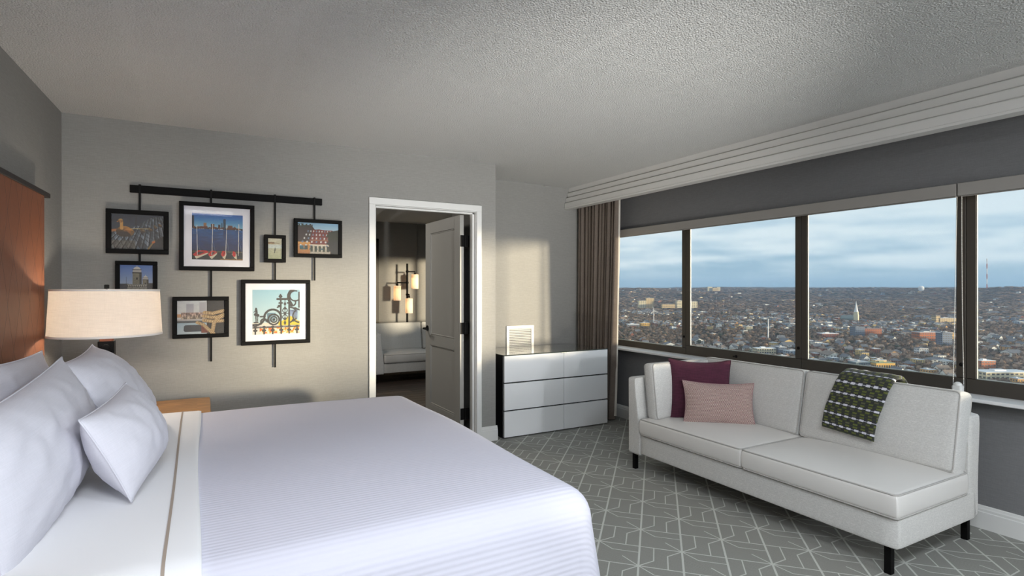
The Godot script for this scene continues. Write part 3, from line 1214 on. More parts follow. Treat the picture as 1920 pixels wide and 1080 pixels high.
func build_nightstand() -> void:
	var t := thing("nightstand", "light oak nightstand between the bed and the picture wall", "nightstand", Vector3(-0.735, 0, -4.36))
	var mb := MB.new()
	mb.bx(0.0, 0.79, 0.596, 0.63, 0.0, 0.70, 0.008)
	part(t, "top", mb, M.wood)
	mb = MB.new()
	mb.bx(0.03, 0.75, 0.12, 0.598, 0.03, 0.66, 0.004)
	part(t, "body", mb, M.wood)
	for y in [[0.14, 0.355], [0.365, 0.58]]:
		mb = MB.new()
		mb.bx(0.745, 0.765, y[0], y[1], 0.045, 0.645, 0.004)
		var dr := part(t, "drawer", mb, M.wood)
		mb = MB.new()
		mb.tube([Vector3(0.765, (y[0] + y[1]) / 2, 0.25), Vector3(0.785, (y[0] + y[1]) / 2, 0.26), Vector3(0.785, (y[0] + y[1]) / 2, 0.43), Vector3(0.765, (y[0] + y[1]) / 2, 0.44)], 0.006, 8)
		part(dr, "handle", mb, M.iron)
	for x in [0.06, 0.72]:
		for z in [0.06, 0.63]:
			mb = MB.new()
			mb.bx(x - 0.02, x + 0.02, 0.0, 0.121, z - 0.02, z + 0.02, 0.003)
			part(t, "leg", mb, M.wood)
	# table lamp
	var l := thing("table_lamp", "lit table lamp with a white drum shade and wooden post beside the bed", "lamp", Vector3(-0.452, 0.63, -3.77))
	mb = MB.new()
	mb.bx(-0.09, 0.09, 0.0, 0.02, -0.09, 0.09, 0.004)
	part(l, "base", mb, M.iron)
	mb = MB.new()
	mb.bx(-0.030, 0.030, 0.018, 0.53, -0.030, 0.030, 0.004)
	part(l, "post", mb, wood_material(Color(0.52, 0.27, 0.14), 12), "reddish wooden post")
	mb = MB.new()
	for s in [-1, 1]:
		mb.bx(0.030 * s, 0.037 * s, 0.20, 0.455, -0.034, 0.034, 0.002)
	mb.bx(-0.034, 0.034, 0.385, 0.455, 0.028, 0.036, 0.002)
	mb.bx(-0.034, 0.034, 0.20, 0.325, 0.028, 0.036, 0.002)
	mb.xf = Transform3D(Basis(Vector3.RIGHT, PI / 2), Vector3(0, 0.42, 0.036))
	mb.lathe([Vector2(0, 0.012), Vector2(0.017, 0.012), Vector2(0.019, 0.009), Vector2(0.019, 0.0), Vector2(0.0, 0.0)], 16)
	mb.xf = Transform3D()
	part(l, "bracket", mb, M.iron, "dark metal bracket with a round stud")
	mb = MB.new()
	var r0 := 0.26
	var r1 := 0.247
	mb.lathe([Vector2(r0, 0.487), Vector2(r1, 0.736), Vector2(r1 - 0.003, 0.736), Vector2(r0 - 0.003, 0.487), Vector2(r0, 0.487)], 64)
	var sh := mat(Color(0.93, 0.925, 0.915), 0.85)
	sh.albedo_texture = tex(weave_image(256, 1, 1, 0.10, 14))
	sh.uv1_scale = Vector3(1, 3, 1)
	sh.backlight_enabled = true
	sh.backlight = Color(1.0, 0.97, 0.94)
	part(l, "shade", mb, sh, "white linen drum shade")
	mb = MB.new()
	mb.lathe([Vector2(r1 + 0.001, 0.728), Vector2(r1 + 0.0018, 0.738), Vector2(r1 - 0.004, 0.738)], 64)
	mb.lathe([Vector2(r0 - 0.003, 0.485), Vector2(r0 + 0.0015, 0.485), Vector2(r0 + 0.001, 0.496)], 64)
	part(l, "shade_trim", mb, mat(Color(0.92, 0.9, 0.87), 0.8))
	mb = MB.new()
	mb.tube([Vector3(0, 0.53, 0), Vector3(0, 0.742, 0)], 0.005, 8)
	for k in 3:
		var a := TAU * k / 3.0
		mb.tube([Vector3(0, 0.725, 0), Vector3(cos(a) * (r1 - 0.002), 0.728, sin(a) * (r1 - 0.002))], 0.0025, 6)
	part(l, "harp", mb, M.iron)
	mb = MB.new()
	mb.bx(-0.011, 0.011, 0.74, 0.764, -0.011, 0.011, 0.003)
	part(l, "finial", mb, M.iron)
	mb = MB.new()
	mb.ball(Vector3(0, 0.61, 0.0), Vector3(0.03, 0.042, 0.03), 16, 10)
	part(l, "bulb", mb, glow(Color(1.0, 0.82, 0.58), 3.0))
	var om := OmniLight3D.new()
	om.name = "bulb_light"
	om.light_color = Color(1.0, 0.95, 0.88)
	om.light_energy = 0.27
	om.light_size = 0.03
	om.omni_range = 8.0
	om.omni_attenuation = 2.0
	om.shadow_enabled = true
	om.position = Vector3(0, 0.61, 0)
	l.add_child(om)

# ---------------------------------------------------------------- pictures on the wall
class Pic:
	var im: Image
	var w: int
	var h: int

	func _init(ww: int, hh: int, c: Color) -> void:
		w = ww
		h = hh
		im = Image.create(w, h, false, Image.FORMAT_RGB8)
		im.fill(c)

	func each(x0: float, y0: float, x1: float, y1: float, f: Callable) -> void:
		for y in range(maxi(0, int(y0 * h)), mini(h, int(ceil(y1 * h)))):
			for x in range(maxi(0, int(x0 * w)), mini(w, int(ceil(x1 * w)))):
				f.call(x, y, Vector2((x + 0.5) / w, (y + 0.5) / h))

	func shade(x0: float, y0: float, x1: float, y1: float, top: Color, bottom: Color, mess := 0.0, n: FastNoiseLite = null, sx := 60.0, sy := 60.0) -> void:
		each(x0, y0, x1, y1, func(x: int, y: int, p: Vector2) -> void:
			var c := top.lerp(bottom, clampf((p.y - y0) / (y1 - y0), 0.0, 1.0))
			if n:
				var k := 1.0 + mess * n.get_noise_2d(p.x * sx, p.y * sy)
				c = Color(c.r * k, c.g * k, c.b * k)
			im.set_pixel(x, y, c))

	func ell(c: Vector2, r: Vector2, col: Color, rot := 0.0, lit := Color(0, 0, 0, 0)) -> void:
		var m := maxf(r.x, r.y) * 1.6
		each(c.x - m, c.y - m, c.x + m, c.y + m, func(x: int, y: int, p: Vector2) -> void:
			var q := (p - c).rotated(-rot)
			var d := Vector2(q.x / r.x, q.y / r.y)
			if d.length() < 1.0:
				im.set_pixel(x, y, col.lerp(lit, clampf(-d.y * 0.8 + 0.1, 0.0, 1.0) if lit.a > 0.0 else 0.0)))

	func poly(pts: Array, col: Color) -> void:
		var pp := PackedVector2Array(pts)
		var lo := pp[0]
		var hi := pp[0]
		for p in pp:
			lo = lo.min(p)
			hi = hi.max(p)
		each(lo.x, lo.y, hi.x, hi.y, func(x: int, y: int, p: Vector2) -> void:
			if Geometry2D.is_point_in_polygon(p, pp):
				im.set_pixel(x, y, col))

	func line(a: Vector2, b: Vector2, t: float, col: Color) -> void:
		each(minf(a.x, b.x) - t, minf(a.y, b.y) - t, maxf(a.x, b.x) + t, maxf(a.y, b.y) + t, func(x: int, y: int, p: Vector2) -> void:
			if p.distance_to(Geometry2D.get_closest_point_to_segment(p, a, b)) < t * 0.5:
				im.set_pixel(x, y, col))

	func arc(c: Vector2, r: float, a0: float, a1: float, t: float, col: Color, grow := 0.0) -> void:
		var k := 26
		for i in k:
			var f0 := lerpf(a0, a1, float(i) / k)
			var f1 := lerpf(a0, a1, float(i + 1) / k)
			var r0 := r * (1.0 + grow * float(i) / k)
			var r1 := r * (1.0 + grow * float(i + 1) / k)
			line(c + Vector2(cos(f0), sin(f0)) * r0, c + Vector2(cos(f1), sin(f1)) * r1, t, col)

func lumpy(seed_: int, f := 0.1, oct := 3) -> FastNoiseLite:
	var n := FastNoiseLite.new()
	n.seed = seed_
	n.frequency = f
	n.fractal_octaves = oct
	return n

func print_ducks() -> Image:
	var n := lumpy(61)
	var p := Pic.new(240, 190, Color(0.22, 0.25, 0.29))
	p.shade(0, 0, 1, 0.5, Color(0.19, 0.22, 0.27), Color(0.24, 0.27, 0.30), 0.35, n, 40, 160)
	p.line(Vector2(0.465, 0.06), Vector2(0.455, 0.33), 0.02, Color(0.10, 0.10, 0.11))
	var path := PackedVector2Array([Vector2(0, 0.5), Vector2(0.36, 0.40), Vector2(0.78, 0.06), Vector2(1, 0.02), Vector2(1, 1), Vector2(0, 1)])
	p.each(0, 0, 1, 1, func(x: int, y: int, q: Vector2) -> void:
		if Geometry2D.is_point_in_polygon(q, path):
			# setts in courses that run up to the far corner
			var dep := 0.45 + q.y * 0.9
			var a := (q.y * 1.0 + q.x * 0.62) / dep * 17.0
			var b := (q.x * 1.0 - q.y * 0.55) / dep * 11.0 + 0.5 * floorf(a)
			var fa := fposmod(a, 1.0)
			var fb := fposmod(b, 1.0)
			var tone := 0.75 + 0.6 * n.get_noise_2d(floorf(a) * 37.0, floorf(b) * 51.0)
			var c := Color(0.42 * tone, 0.46 * tone, 0.49 * tone)
			if fa < 0.22 or fb < 0.13:
				c = Color(0.09, 0.10, 0.12)
			elif fa > 0.72:
				c = c.lightened(0.22)
			if q.x < 0.45 and q.y > 0.75:
				c = c.lerp(Color(0.45, 0.38, 0.28), 0.4)
			p.im.set_pixel(x, y, c))
	p.line(Vector2(0, 0.48), Vector2(0.12, 0.46), 0.07, Color(0.66, 0.45, 0.24))
	p.line(Vector2(0.36, 0.41), Vector2(0.72, 0.40), 0.02, Color(0.74, 0.68, 0.50))
	p.poly([Vector2(0.72, 1.0), Vector2(0.82, 0.74), Vector2(1.0, 0.6), Vector2(1, 1)], Color(0.10, 0.09, 0.09))
	p.line(Vector2(0.70, 0.98), Vector2(0.82, 0.74), 0.035, Color(0.55, 0.46, 0.30))
	p.ell(Vector2(0.80, 0.78), Vector2(0.035, 0.03), Color(0.70, 0.42, 0.22))
	# big bird
	p.ell(Vector2(0.24, 0.50), Vector2(0.155, 0.155), Color(0.30, 0.24, 0.13), 0.25, Color(0.80, 0.58, 0.28))
	p.ell(Vector2(0.33, 0.49), Vector2(0.10, 0.075), Color(0.55, 0.38, 0.17), 0.35, Color(0.85, 0.62, 0.30))
	p.ell(Vector2(0.235, 0.57), Vector2(0.12, 0.075), Color(0.24, 0.19, 0.12), 0.15)
	p.poly([Vector2(0.36, 0.46), Vector2(0.42, 0.47), Vector2(0.41, 0.58), Vector2(0.36, 0.62)], Color(0.46, 0.36, 0.20))
	p.line(Vector2(0.26, 0.47), Vector2(0.36, 0.58), 0.012, Color(0.34, 0.24, 0.12))
	p.line(Vector2(0.19, 0.42), Vector2(0.185, 0.22), 0.06, Color(0.78, 0.60, 0.34))
	p.ell(Vector2(0.17, 0.19), Vector2(0.045, 0.055), Color(0.55, 0.42, 0.24), 0.0, Color(0.86, 0.70, 0.42))
	p.line(Vector2(0.165, 0.21), Vector2(0.115, 0.22), 0.035, Color(0.72, 0.50, 0.24))
	p.ell(Vector2(0.135, 0.215), Vector2(0.02, 0.012), Color(0.2, 0.14, 0.1))
	p.line(Vector2(0.24, 0.64), Vector2(0.235, 0.76), 0.018, Color(0.16, 0.13, 0.10))
	p.line(Vector2(0.33, 0.64), Vector2(0.32, 0.77), 0.018, Color(0.16, 0.13, 0.10))
	for d in [[0.59, 0.48, 0.05], [0.74, 0.44, 0.042], [0.84, 0.36, 0.038], [0.93, 0.30, 0.036]]:
		p.ell(Vector2(d[0], d[1]), Vector2(d[2], d[2] * 0.95), Color(0.26, 0.21, 0.15), 0.2, Color(0.66, 0.57, 0.40))
		p.ell(Vector2(d[0] - d[2] * 0.45, d[1] - d[2] * 1.2), Vector2(d[2] * 0.5, d[2] * 0.6), Color(0.35, 0.28, 0.18), 0.0, Color(0.70, 0.60, 0.42))
		p.line(Vector2(d[0], d[1] + d[2] * 0.8), Vector2(d[0], d[1] + d[2] * 1.7), 0.012, Color(0.15, 0.13, 0.1))
	return p.im

func print_boats() -> Image:
	var n := lumpy(62)
	var r := RandomNumberGenerator.new()
	r.seed = 62
	var p := Pic.new(256, 240, Color.BLACK)
	p.shade(0, 0, 1, 0.30, Color(0.16, 0.40, 0.64), Color(0.60, 0.76, 0.82))
	for b in [[0.0, 0.04, 0.05, Color(0.14, 0.22, 0.30)], [0.225, 0.055, 0.20, Color(0.62, 0.50, 0.40)], [0.61, 0.045, 0.10, Color(0.23, 0.30, 0.36)], [0.565, 0.03, 0.19, Color(0.32, 0.46, 0.54)], [0.70, 0.09, 0.24, Color(0.42, 0.30, 0.24)], [0.51, 0.04, 0.23, Color(0.28, 0.22, 0.22)], [0.37, 0.06, 0.22, Color(0.36, 0.27, 0.22)], [0.83, 0.015, 0.255, Color(0.32, 0.25, 0.2)]]:
		p.shade(b[0], b[2], b[0] + b[1], 0.33, b[3], (b[3] as Color).darkened(0.2), 0.4, n, 900, 900)
	for i in 26:
		var x := r.randf()
		p.shade(x, 0.27 + r.randf() * 0.03, x + 0.03 + 0.05 * r.randf(), 0.335, Color(0.42, 0.26, 0.17), Color(0.25, 0.17, 0.10), 0.6, n, 700, 700)
	for i in 16:
		p.ell(Vector2(r.randf(), 0.33), Vector2(0.008, 0.008), Color(0.9, 0.9, 0.9))
	p.shade(0, 0.335, 1, 0.82, Color(0.13, 0.36, 0.53), Color(0.06, 0.15, 0.29), 0.35, n, 50, 420)
	p.shade(0.61, 0.36, 0.655, 0.55, Color(0.09, 0.22, 0.35), Color(0.10, 0.26, 0.40), 0.2, n, 60, 300)
	p.shade(0, 0.80, 1, 1.0, Color(0.05, 0.10, 0.14), Color(0.13, 0.15, 0.15), 0.5, n, 90, 200)
	p.line(Vector2(0, 0.82), Vector2(1, 0.82), 0.008, Color(0.6, 0.55, 0.4))
	for k in 5:
		p.line(Vector2(0.2 + 0.2 * k, 0.82), Vector2(0.2 + 0.2 * k, 0.98), 0.01, Color(0.35, 0.36, 0.36))
	p.shade(0.55, 0.975, 1, 1.0, Color(0.60, 0.48, 0.33), Color(0.45, 0.36, 0.25), 0.3, n, 300, 300)
	# four moored boats: red decks, white bows
	for b in [[0.10, 0.105, 0.13], [0.385, 0.095, 0.02], [0.635, 0.09, -0.05], [0.87, 0.10, -0.10]]:
		var x: float = b[0]
		var k: float = b[1]
		var s: float = b[2]
		p.poly([Vector2(x - k * 0.75 + s * 0.2, 0.86), Vector2(x + k * 0.9 + s, 0.84), Vector2(x + k * 0.85 + s * 0.8, 0.88), Vector2(x + s * -0.1, 0.985), Vector2(x - k * 0.4, 0.95)], Color(0.86, 0.82, 0.74))
		p.poly([Vector2(x - k * 0.8, 0.89), Vector2(x - k * 0.3 + s * 0.4, 0.80), Vector2(x + k * 0.5 + s, 0.80), Vector2(x + k * 0.9 + s, 0.84), Vector2(x + s * 0.2, 0.915), Vector2(x - k * 0.5, 0.925)], Color(0.70, 0.17, 0.11))
		p.poly([Vector2(x - k * 0.25, 0.875), Vector2(x + s * 0.3, 0.83), Vector2(x + k * 0.45 + s * 0.8, 0.83), Vector2(x + s * 0.3, 0.895)], Color(0.26, 0.10, 0.09))
	for m in [[0.095, 0.105, 0.26], [0.40, 0.385, 0.22], [0.68, 0.655, 0.22], [0.92, 0.91, 0.20]]:
		p.line(Vector2(m[0], m[2]), Vector2(m[1], 0.90), 0.011, Color(0.92, 0.9, 0.86))
		p.line(Vector2(m[0] + 0.01, m[2] + 0.4), Vector2(m[1] + 0.07, 0.84), 0.005, Color(0.55, 0.6, 0.66))
	return p.im

func print_tower() -> Image:
	var n := lumpy(63)
	var p := Pic.new(170, 210, Color.BLACK)
	p.shade(0, 0, 1, 0.62, Color(0.42, 0.55, 0.78), Color(0.74, 0.78, 0.82))
	p.line(Vector2(0.19, 0.33), Vector2(0.185, 0.52), 0.012, Color(0.35, 0.36, 0.4))
	p.shade(0, 0.52, 0.25, 1.0, Color(0.30, 0.30, 0.31), Color(0.22, 0.22, 0.22), 0.3, n, 200, 200)
	p.shade(0.86, 0.50, 1.0, 1.0, Color(0.35, 0.34, 0.32), Color(0.25, 0.25, 0.24), 0.3, n, 200, 200)
	var stone := Color(0.58, 0.56, 0.48)
	var pale := Color(0.86, 0.85, 0.80)
	for t in [[0.51, 0.15, 0.045, 0.62, 1.0], [0.77, 0.095, 0.30, 0.62, 0.66]]:
		var x: float = t[0]
		var w: float = t[1]
		var y: float = t[2]
		var s: float = t[4]
		p.ell(Vector2(x, y + 0.085 * s), Vector2(w * 0.75, 0.085 * s), pale)
		p.line(Vector2(x, y - 0.02), Vector2(x, y + 0.03), 0.02, pale)
		p.shade(x - w * 0.9, y + 0.075 * s, x + w * 0.9, y + 0.10 * s, Color(0.4, 0.38, 0.34), Color(0.3, 0.29, 0.27))
		p.shade(x - w * 0.85, y + 0.10 * s, x + w * 0.85, y + 0.155 * s, pale, pale.darkened(0.15))
		p.shade(x - w * 0.95, y + 0.155 * s, x + w * 0.95, y + 0.185 * s, Color(0.30, 0.29, 0.26), Color(0.24, 0.23, 0.21))
		p.shade(x - w * 0.88, y + 0.185 * s, x + w * 0.88, t[3], stone, stone.darkened(0.12), 0.25, n, 260, 260)
		p.shade(x + w * 0.5, y + 0.185 * s, x + w * 0.95, t[3], stone.darkened(0.45), stone.darkened(0.5))
		p.shade(x - 0.018, y + 0.30 * s, x + 0.018, y + 0.36 * s, Color(0.15, 0.14, 0.13), Color(0.15, 0.14, 0.13))
	p.shade(0.22, 0.53, 0.82, 1.0, Color(0.56, 0.55, 0.50), Color(0.48, 0.47, 0.43), 0.3, n, 260, 260)
	p.shade(0.22, 0.575, 0.82, 0.60, Color(0.22, 0.22, 0.21), Color(0.26, 0.26, 0.25))
	for k in 9:
		p.ell(Vector2(0.26 + 0.065 * k, 0.575), Vector2(0.02, 0.02), Color(0.74, 0.72, 0.66))
	for k in 4:
		p.shade(0.30 + 0.13 * k, 0.66, 0.35 + 0.13 * k, 0.78, Color(0.18, 0.18, 0.18), Color(0.22, 0.22, 0.22))
	return p.im

func print_rower() -> Image:
	var n := lumpy(64)
	var p := Pic.new(110, 150, Color.BLACK)
	p.shade(0, 0, 1, 1, Color(0.80, 0.79, 0.72), Color(0.66, 0.68, 0.58), 0.08, n, 30, 120)
	p.shade(0.0, 0.18, 0.45, 0.28, Color(0.46, 0.38, 0.30), Color(0.66, 0.60, 0.50), 0.9, n, 400, 300)
	p.shade(0.35, 0.215, 0.82, 0.24, Color(0.42, 0.36, 0.29), Color(0.55, 0.5, 0.42), 0.4, n, 400, 300)
	p.shade(0.0, 0.30, 1.0, 0.48, Color(0.78, 0.80, 0.78), Color(0.80, 0.83, 0.80), 0.08, n, 60, 200)
	p.line(Vector2(0.51, 0.48), Vector2(0.46, 0.70), 0.05, Color(0.16, 0.17, 0.19))
	p.ell(Vector2(0.495, 0.555), Vector2(0.04, 0.04), Color(0.10, 0.10, 0.12))
	p.line(Vector2(0.42, 0.60), Vector2(0.57, 0.57), 0.018, Color(0.3, 0.3, 0.3))
	return p.im

func print_facade() -> Image:
	var n := lumpy(65)
	var p := Pic.new(240, 190, Color.BLACK)
	p.shade(0, 0, 1, 0.4, Color(0.62, 0.76, 0.84), Color(0.80, 0.86, 0.88))
	p.poly([Vector2(0, 0.10), Vector2(0.33, 0.07), Vector2(0.42, 0.22), Vector2(0.30, 0.62), Vector2(0, 0.62)], Color(0.26, 0.21, 0.20))
	p.each(0, 0.04, 0.36, 0.15, func(x: int, y: int, q: Vector2) -> void:
		if n.get_noise_2d(q.x * 120.0, q.y * 120.0) > -0.1:
			p.im.set_pixel(x, y, Color(0.20, 0.23, 0.17)))
	p.poly([Vector2(0.36, 0.22), Vector2(0.52, 0.20), Vector2(0.66, 0.22), Vector2(0.86, 0.22), Vector2(0.80, 1), Vector2(0.26, 1), Vector2(0.28, 0.62)], Color(0.45, 0.22, 0.19))
	p.shade(0.0, 0.62, 0.30, 1.0, Color(0.76, 0.58, 0.36), Color(0.62, 0.46, 0.30), 0.2, n, 200, 200)
	p.shade(0.30, 0.72, 0.80, 1.0, Color(0.80, 0.77, 0.70), Color(0.66, 0.64, 0.60), 0.2, n, 200, 200)
	# windows lean in towards the roofs
	for row in 6:
		var y := 0.24 + row * 0.115
		var k := 0.55 + 0.12 * row
		for col in 9:
			var fx := (col - 3.2) / 5.0
			var x := 0.46 + fx * k * 0.62
			if x < 0.03 or x > 0.84:
				continue
			var c := Color(0.82, 0.82, 0.80) if (row + col) % 3 else Color(0.50, 0.56, 0.62)
			if row == 5:
				c = Color(0.28, 0.42, 0.48)
			p.poly([Vector2(x, y), Vector2(x + 0.045 * k, y), Vector2(x + 0.04 * k, y + 0.055), Vector2(x - 0.006, y + 0.055)], c)
	p.line(Vector2(0.29, 0.56), Vector2(0.80, 0.55), 0.018, Color(0.70, 0.56, 0.44))
	p.line(Vector2(0.02, 0.655), Vector2(0.30, 0.665), 0.02, Color(0.85, 0.68, 0.42))
	p.line(Vector2(0.28, 0.71), Vector2(0.76, 0.70), 0.025, Color(0.86, 0.82, 0.74))
	for k in 5:
		p.shade(0.31 + 0.1 * k, 0.75, 0.365 + 0.1 * k, 0.93, Color(0.16, 0.20, 0.18), Color(0.24, 0.26, 0.20), 0.3, n, 200, 200)
	p.shade(0.05, 0.74, 0.14, 0.86, Color(0.22, 0.44, 0.50), Color(0.2, 0.3, 0.3))
	p.shade(0.17, 0.74, 0.24, 0.86, Color(0.20, 0.26, 0.24), Color(0.2, 0.22, 0.2))
	p.each(0.70, 0.18, 1.0, 1.0, func(x: int, y: int, q: Vector2) -> void:
		var e := 0.76 + 0.10 * n.get_noise_2d(q.x * 90.0, q.y * 90.0) - 0.05 * sin(q.y * 4.0)
		if q.x > e and q.y > 0.20 + 0.3 * (1.0 - q.x):
			var g := 0.75 + 0.5 * n.get_noise_2d(q.x * 260.0, q.y * 260.0)
			var c := Color(0.20, 0.24, 0.12).lerp(Color(0.16, 0.165, 0.17), smoothstep(0.45, 0.7, q.y))
			p.im.set_pixel(x, y, Color(c.r * g, c.g * g, c.b * g)))
	return p.im

func rope(p: Pic, pts: Array, t: float) -> void:
	for i in pts.size() - 1:
		p.line(pts[i], pts[i + 1], t, Color(0.74, 0.64, 0.48))
	# lay of the strands
	for i in pts.size() - 1:
		var a: Vector2 = pts[i]
		var b: Vector2 = pts[i + 1]
		var d := (b - a).normalized()
		var nn := Vector2(-d.y, d.x)
		var k := int(a.distance_to(b) / 0.032)
		for j in k:
			var c := a.lerp(b, (j + 0.5) / k)
			p.line(c - nn * t * 0.42 - d * 0.014, c + nn * t * 0.42 + d * 0.014, 0.010, Color(0.46, 0.36, 0.25))
			p.line(c - nn * t * 0.2 + d * 0.012, c + nn * t * 0.25 + d * 0.024, 0.010, Color(0.90, 0.82, 0.66))

func print_rope() -> Image:
	var n := lumpy(66)
	var p := Pic.new(240, 180, Color.BLACK)
	p.shade(0, 0, 1, 0.55, Color(0.80, 0.82, 0.83), Color(0.84, 0.83, 0.81), 0.05, n, 40, 40)
	p.shade(0.19, 0.10, 0.34, 0.36, Color(0.66, 0.67, 0.69), Color(0.72, 0.72, 0.73))
	p.shade(0.46, 0.05, 0.60, 0.36, Color(0.72, 0.73, 0.74), Color(0.70, 0.70, 0.71))
	p.shade(0.0, 0.40, 0.08, 0.50, Color(0.84, 0.66, 0.50), Color(0.76, 0.62, 0.50))
	p.shade(0.08, 0.36, 0.62, 0.55, Color(0.62, 0.53, 0.50), Color(0.58, 0.54, 0.48), 0.8, n, 160, 60)
	p.shade(0.0, 0.55, 0.62, 0.61, Color(0.78, 0.75, 0.72), Color(0.66, 0.66, 0.66))
	p.shade(0.0, 0.61, 0.62, 0.67, Color(0.30, 0.32, 0.33), Color(0.36, 0.38, 0.40))
	p.shade(0.0, 0.67, 0.62, 1.0, Color(0.68, 0.75, 0.78), Color(0.76, 0.80, 0.81))
	p.poly([Vector2(0.14, 0.76), Vector2(0.17, 0.73), Vector2(0.6, 0.73), Vector2(0.6, 0.93), Vector2(0.16, 0.93), Vector2(0.13, 0.88)], Color(0.24, 0.26, 0.29))
	p.shade(0.62, 0.0, 1.0, 1.0, Color(0.16, 0.15, 0.17), Color(0.09, 0.08, 0.09), 0.4, n, 60, 200)
	p.shade(0.50, 0.76, 0.64, 0.97, Color(0.42, 0.20, 0.16), Color(0.50, 0.28, 0.20), 0.3, n, 100, 100)
	rope(p, [Vector2(0.56, 0.60), Vector2(0.74, 0.63), Vector2(0.98, 0.62)], 0.095)
	rope(p, [Vector2(0.56, 0.47), Vector2(0.72, 0.51), Vector2(0.86, 0.50), Vector2(0.99, 0.43)], 0.095)
	rope(p, [Vector2(0.58, 0.36), Vector2(0.74, 0.39), Vector2(0.99, 0.31)], 0.10)
	rope(p, [Vector2(0.97, 0.48), Vector2(0.84, 0.55), Vector2(0.77, 0.70), Vector2(0.73, 1.0)], 0.085)
	rope(p, [Vector2(0.42, 0.66), Vector2(0.54, 0.72), Vector2(0.66, 0.88), Vector2(0.76, 1.0)], 0.085)
	return p.im

func print_gate() -> Image:
	var n := lumpy(67)
	var p := Pic.new(250, 250, Color.BLACK)
	p.shade(0, 0, 1, 0.75, Color(0.66, 0.79, 0.83), Color(0.80, 0.86, 0.86))
	p.shade(0.0, 0.74, 1, 1, Color(0.88, 0.86, 0.80), Color(0.92, 0.90, 0.86))
	p.shade(0.30, 0.52, 0.48, 0.72, Color(0.44, 0.56, 0.62), Color(0.52, 0.60, 0.62), 0.4, n, 60, 60)
	p.shade(0.78, 0.46, 0.95, 0.68, Color(0.46, 0.52, 0.62), Color(0.6, 0.66, 0.7), 0.4, n, 60, 60)
	p.each(0.54, 0.56, 1.0, 0.82, func(x: int, y: int, q: Vector2) -> void:
		if q.y > 0.66 + 0.06 * sin(q.x * 14.0):
			p.im.set_pixel(x, y, Color(0.80, 0.74, 0.14)))
	p.each(0.15, 0.84, 1.0, 0.98, func(x: int, y: int, q: Vector2) -> void:
		var k := n.get_noise_2d(q.x * 90.0, q.y * 90.0)
		if k > -0.05:
			p.im.set_pixel(x, y, Color(0.80, 0.42, 0.16) if k > 0.2 else Color(0.78, 0.70, 0.18)))
	var ink := Color(0.10, 0.09, 0.10)
	# distant rider on a plinth, as a dark shape
	p.ell(Vector2(0.075, 0.42), Vector2(0.017, 0.022), ink)
	p.line(Vector2(0.075, 0.44), Vector2(0.085, 0.52), 0.05, ink)
	p.line(Vector2(0.06, 0.55), Vector2(0.115, 0.57), 0.06, ink)
	p.line(Vector2(0.03, 0.50), Vector2(0.06, 0.46), 0.015, ink)
	p.line(Vector2(0.07, 0.57), Vector2(0.075, 0.70), 0.022, ink)
	p.line(Vector2(0.11, 0.57), Vector2(0.105, 0.70), 0.018, ink)
	p.line(Vector2(0.04, 0.73), Vector2(0.11, 0.725), 0.03, ink)
	# scrollwork
	p.line(Vector2(0, 0.79), Vector2(0.09, 0.78), 0.05, ink)
	p.arc(Vector2(0.06, 0.60), 0.19, 1.45, 0.3, 0.045, ink)
	p.line(Vector2(0.16, 0.60), Vector2(0.26, 0.60), 0.03, ink)
	p.arc(Vector2(0.42, 0.62), 0.175, PI, TAU + 0.4, 0.045, ink)
	p.arc(Vector2(0.44, 0.67), 0.115, PI * 0.2, PI * 2.1, 0.035, ink)
	p.arc(Vector2(0.445, 0.67), 0.065, 0.0, TAU, 0.026, ink)
	p.ell(Vector2(0.445, 0.67), Vector2(0.028, 0.028), ink)
	p.arc(Vector2(0.24, 0.72), 0.07, PI * 0.8, TAU, 0.03, ink)
	p.line(Vector2(0.28, 0.70), Vector2(0.40, 0.77), 0.03, ink)
	p.ell(Vector2(0.25, 0.665), Vector2(0.03, 0.03), ink)
	for x in [0.59, 0.77]:
		p.line(Vector2(x, 0.22), Vector2(x, 0.80), 0.038, ink)
		p.line(Vector2(x - 0.035, 0.30), Vector2(x + 0.035, 0.30), 0.03, ink)
	p.line(Vector2(0.52, 0.21), Vector2(0.80, 0.21), 0.045, ink)
	p.poly([Vector2(0.54, 0.155), Vector2(0.585, 0.085), Vector2(0.63, 0.155), Vector2(0.585, 0.20)], ink)
	p.line(Vector2(0.52, 0.40), Vector2(0.57, 0.36), 0.03, ink)
	p.ell(Vector2(0.55, 0.37), Vector2(0.025, 0.03), ink)
	for y in [0.32, 0.42, 0.54, 0.66, 0.75]:
		p.ell(Vector2(0.68, y), Vector2(0.026, 0.035), ink)
	p.line(Vector2(0.68, 0.22), Vector2(0.68, 0.80), 0.014, ink)
	p.arc(Vector2(0.68, 0.47), 0.05, 0.0, TAU, 0.018, ink)
	p.arc(Vector2(0.68, 0.62), 0.05, 0.0, TAU, 0.018, ink)
	p.line(Vector2(0.59, 0.54), Vector2(0.77, 0.54), 0.016, ink)
	p.arc(Vector2(0.94, 0.16), 0.19, PI * 0.75, PI * 1.42, 0.055, ink)
	p.arc(Vector2(0.90, 0.14), 0.115, PI * 0.3, PI * 1.6, 0.03, ink)
	p.arc(Vector2(0.83, 0.29), 0.08, -0.6, 2.2, 0.03, ink)
	p.line(Vector2(0.985, 0.06), Vector2(0.985, 0.40), 0.03, ink)
	p.ell(Vector2(0.82, 0.335), Vector2(0.035, 0.03), ink)
	p.arc(Vector2(1.0, 0.60), 0.15, PI * 0.55, PI * 1.3, 0.03, ink)
	p.line(Vector2(0.80, 0.40), Vector2(1.0, 0.46), 0.035, ink)
	p.ell(Vector2(0.90, 0.43), Vector2(0.04, 0.03), ink)
	p.line(Vector2(0.80, 0.74), Vector2(0.92, 0.66), 0.03, ink)
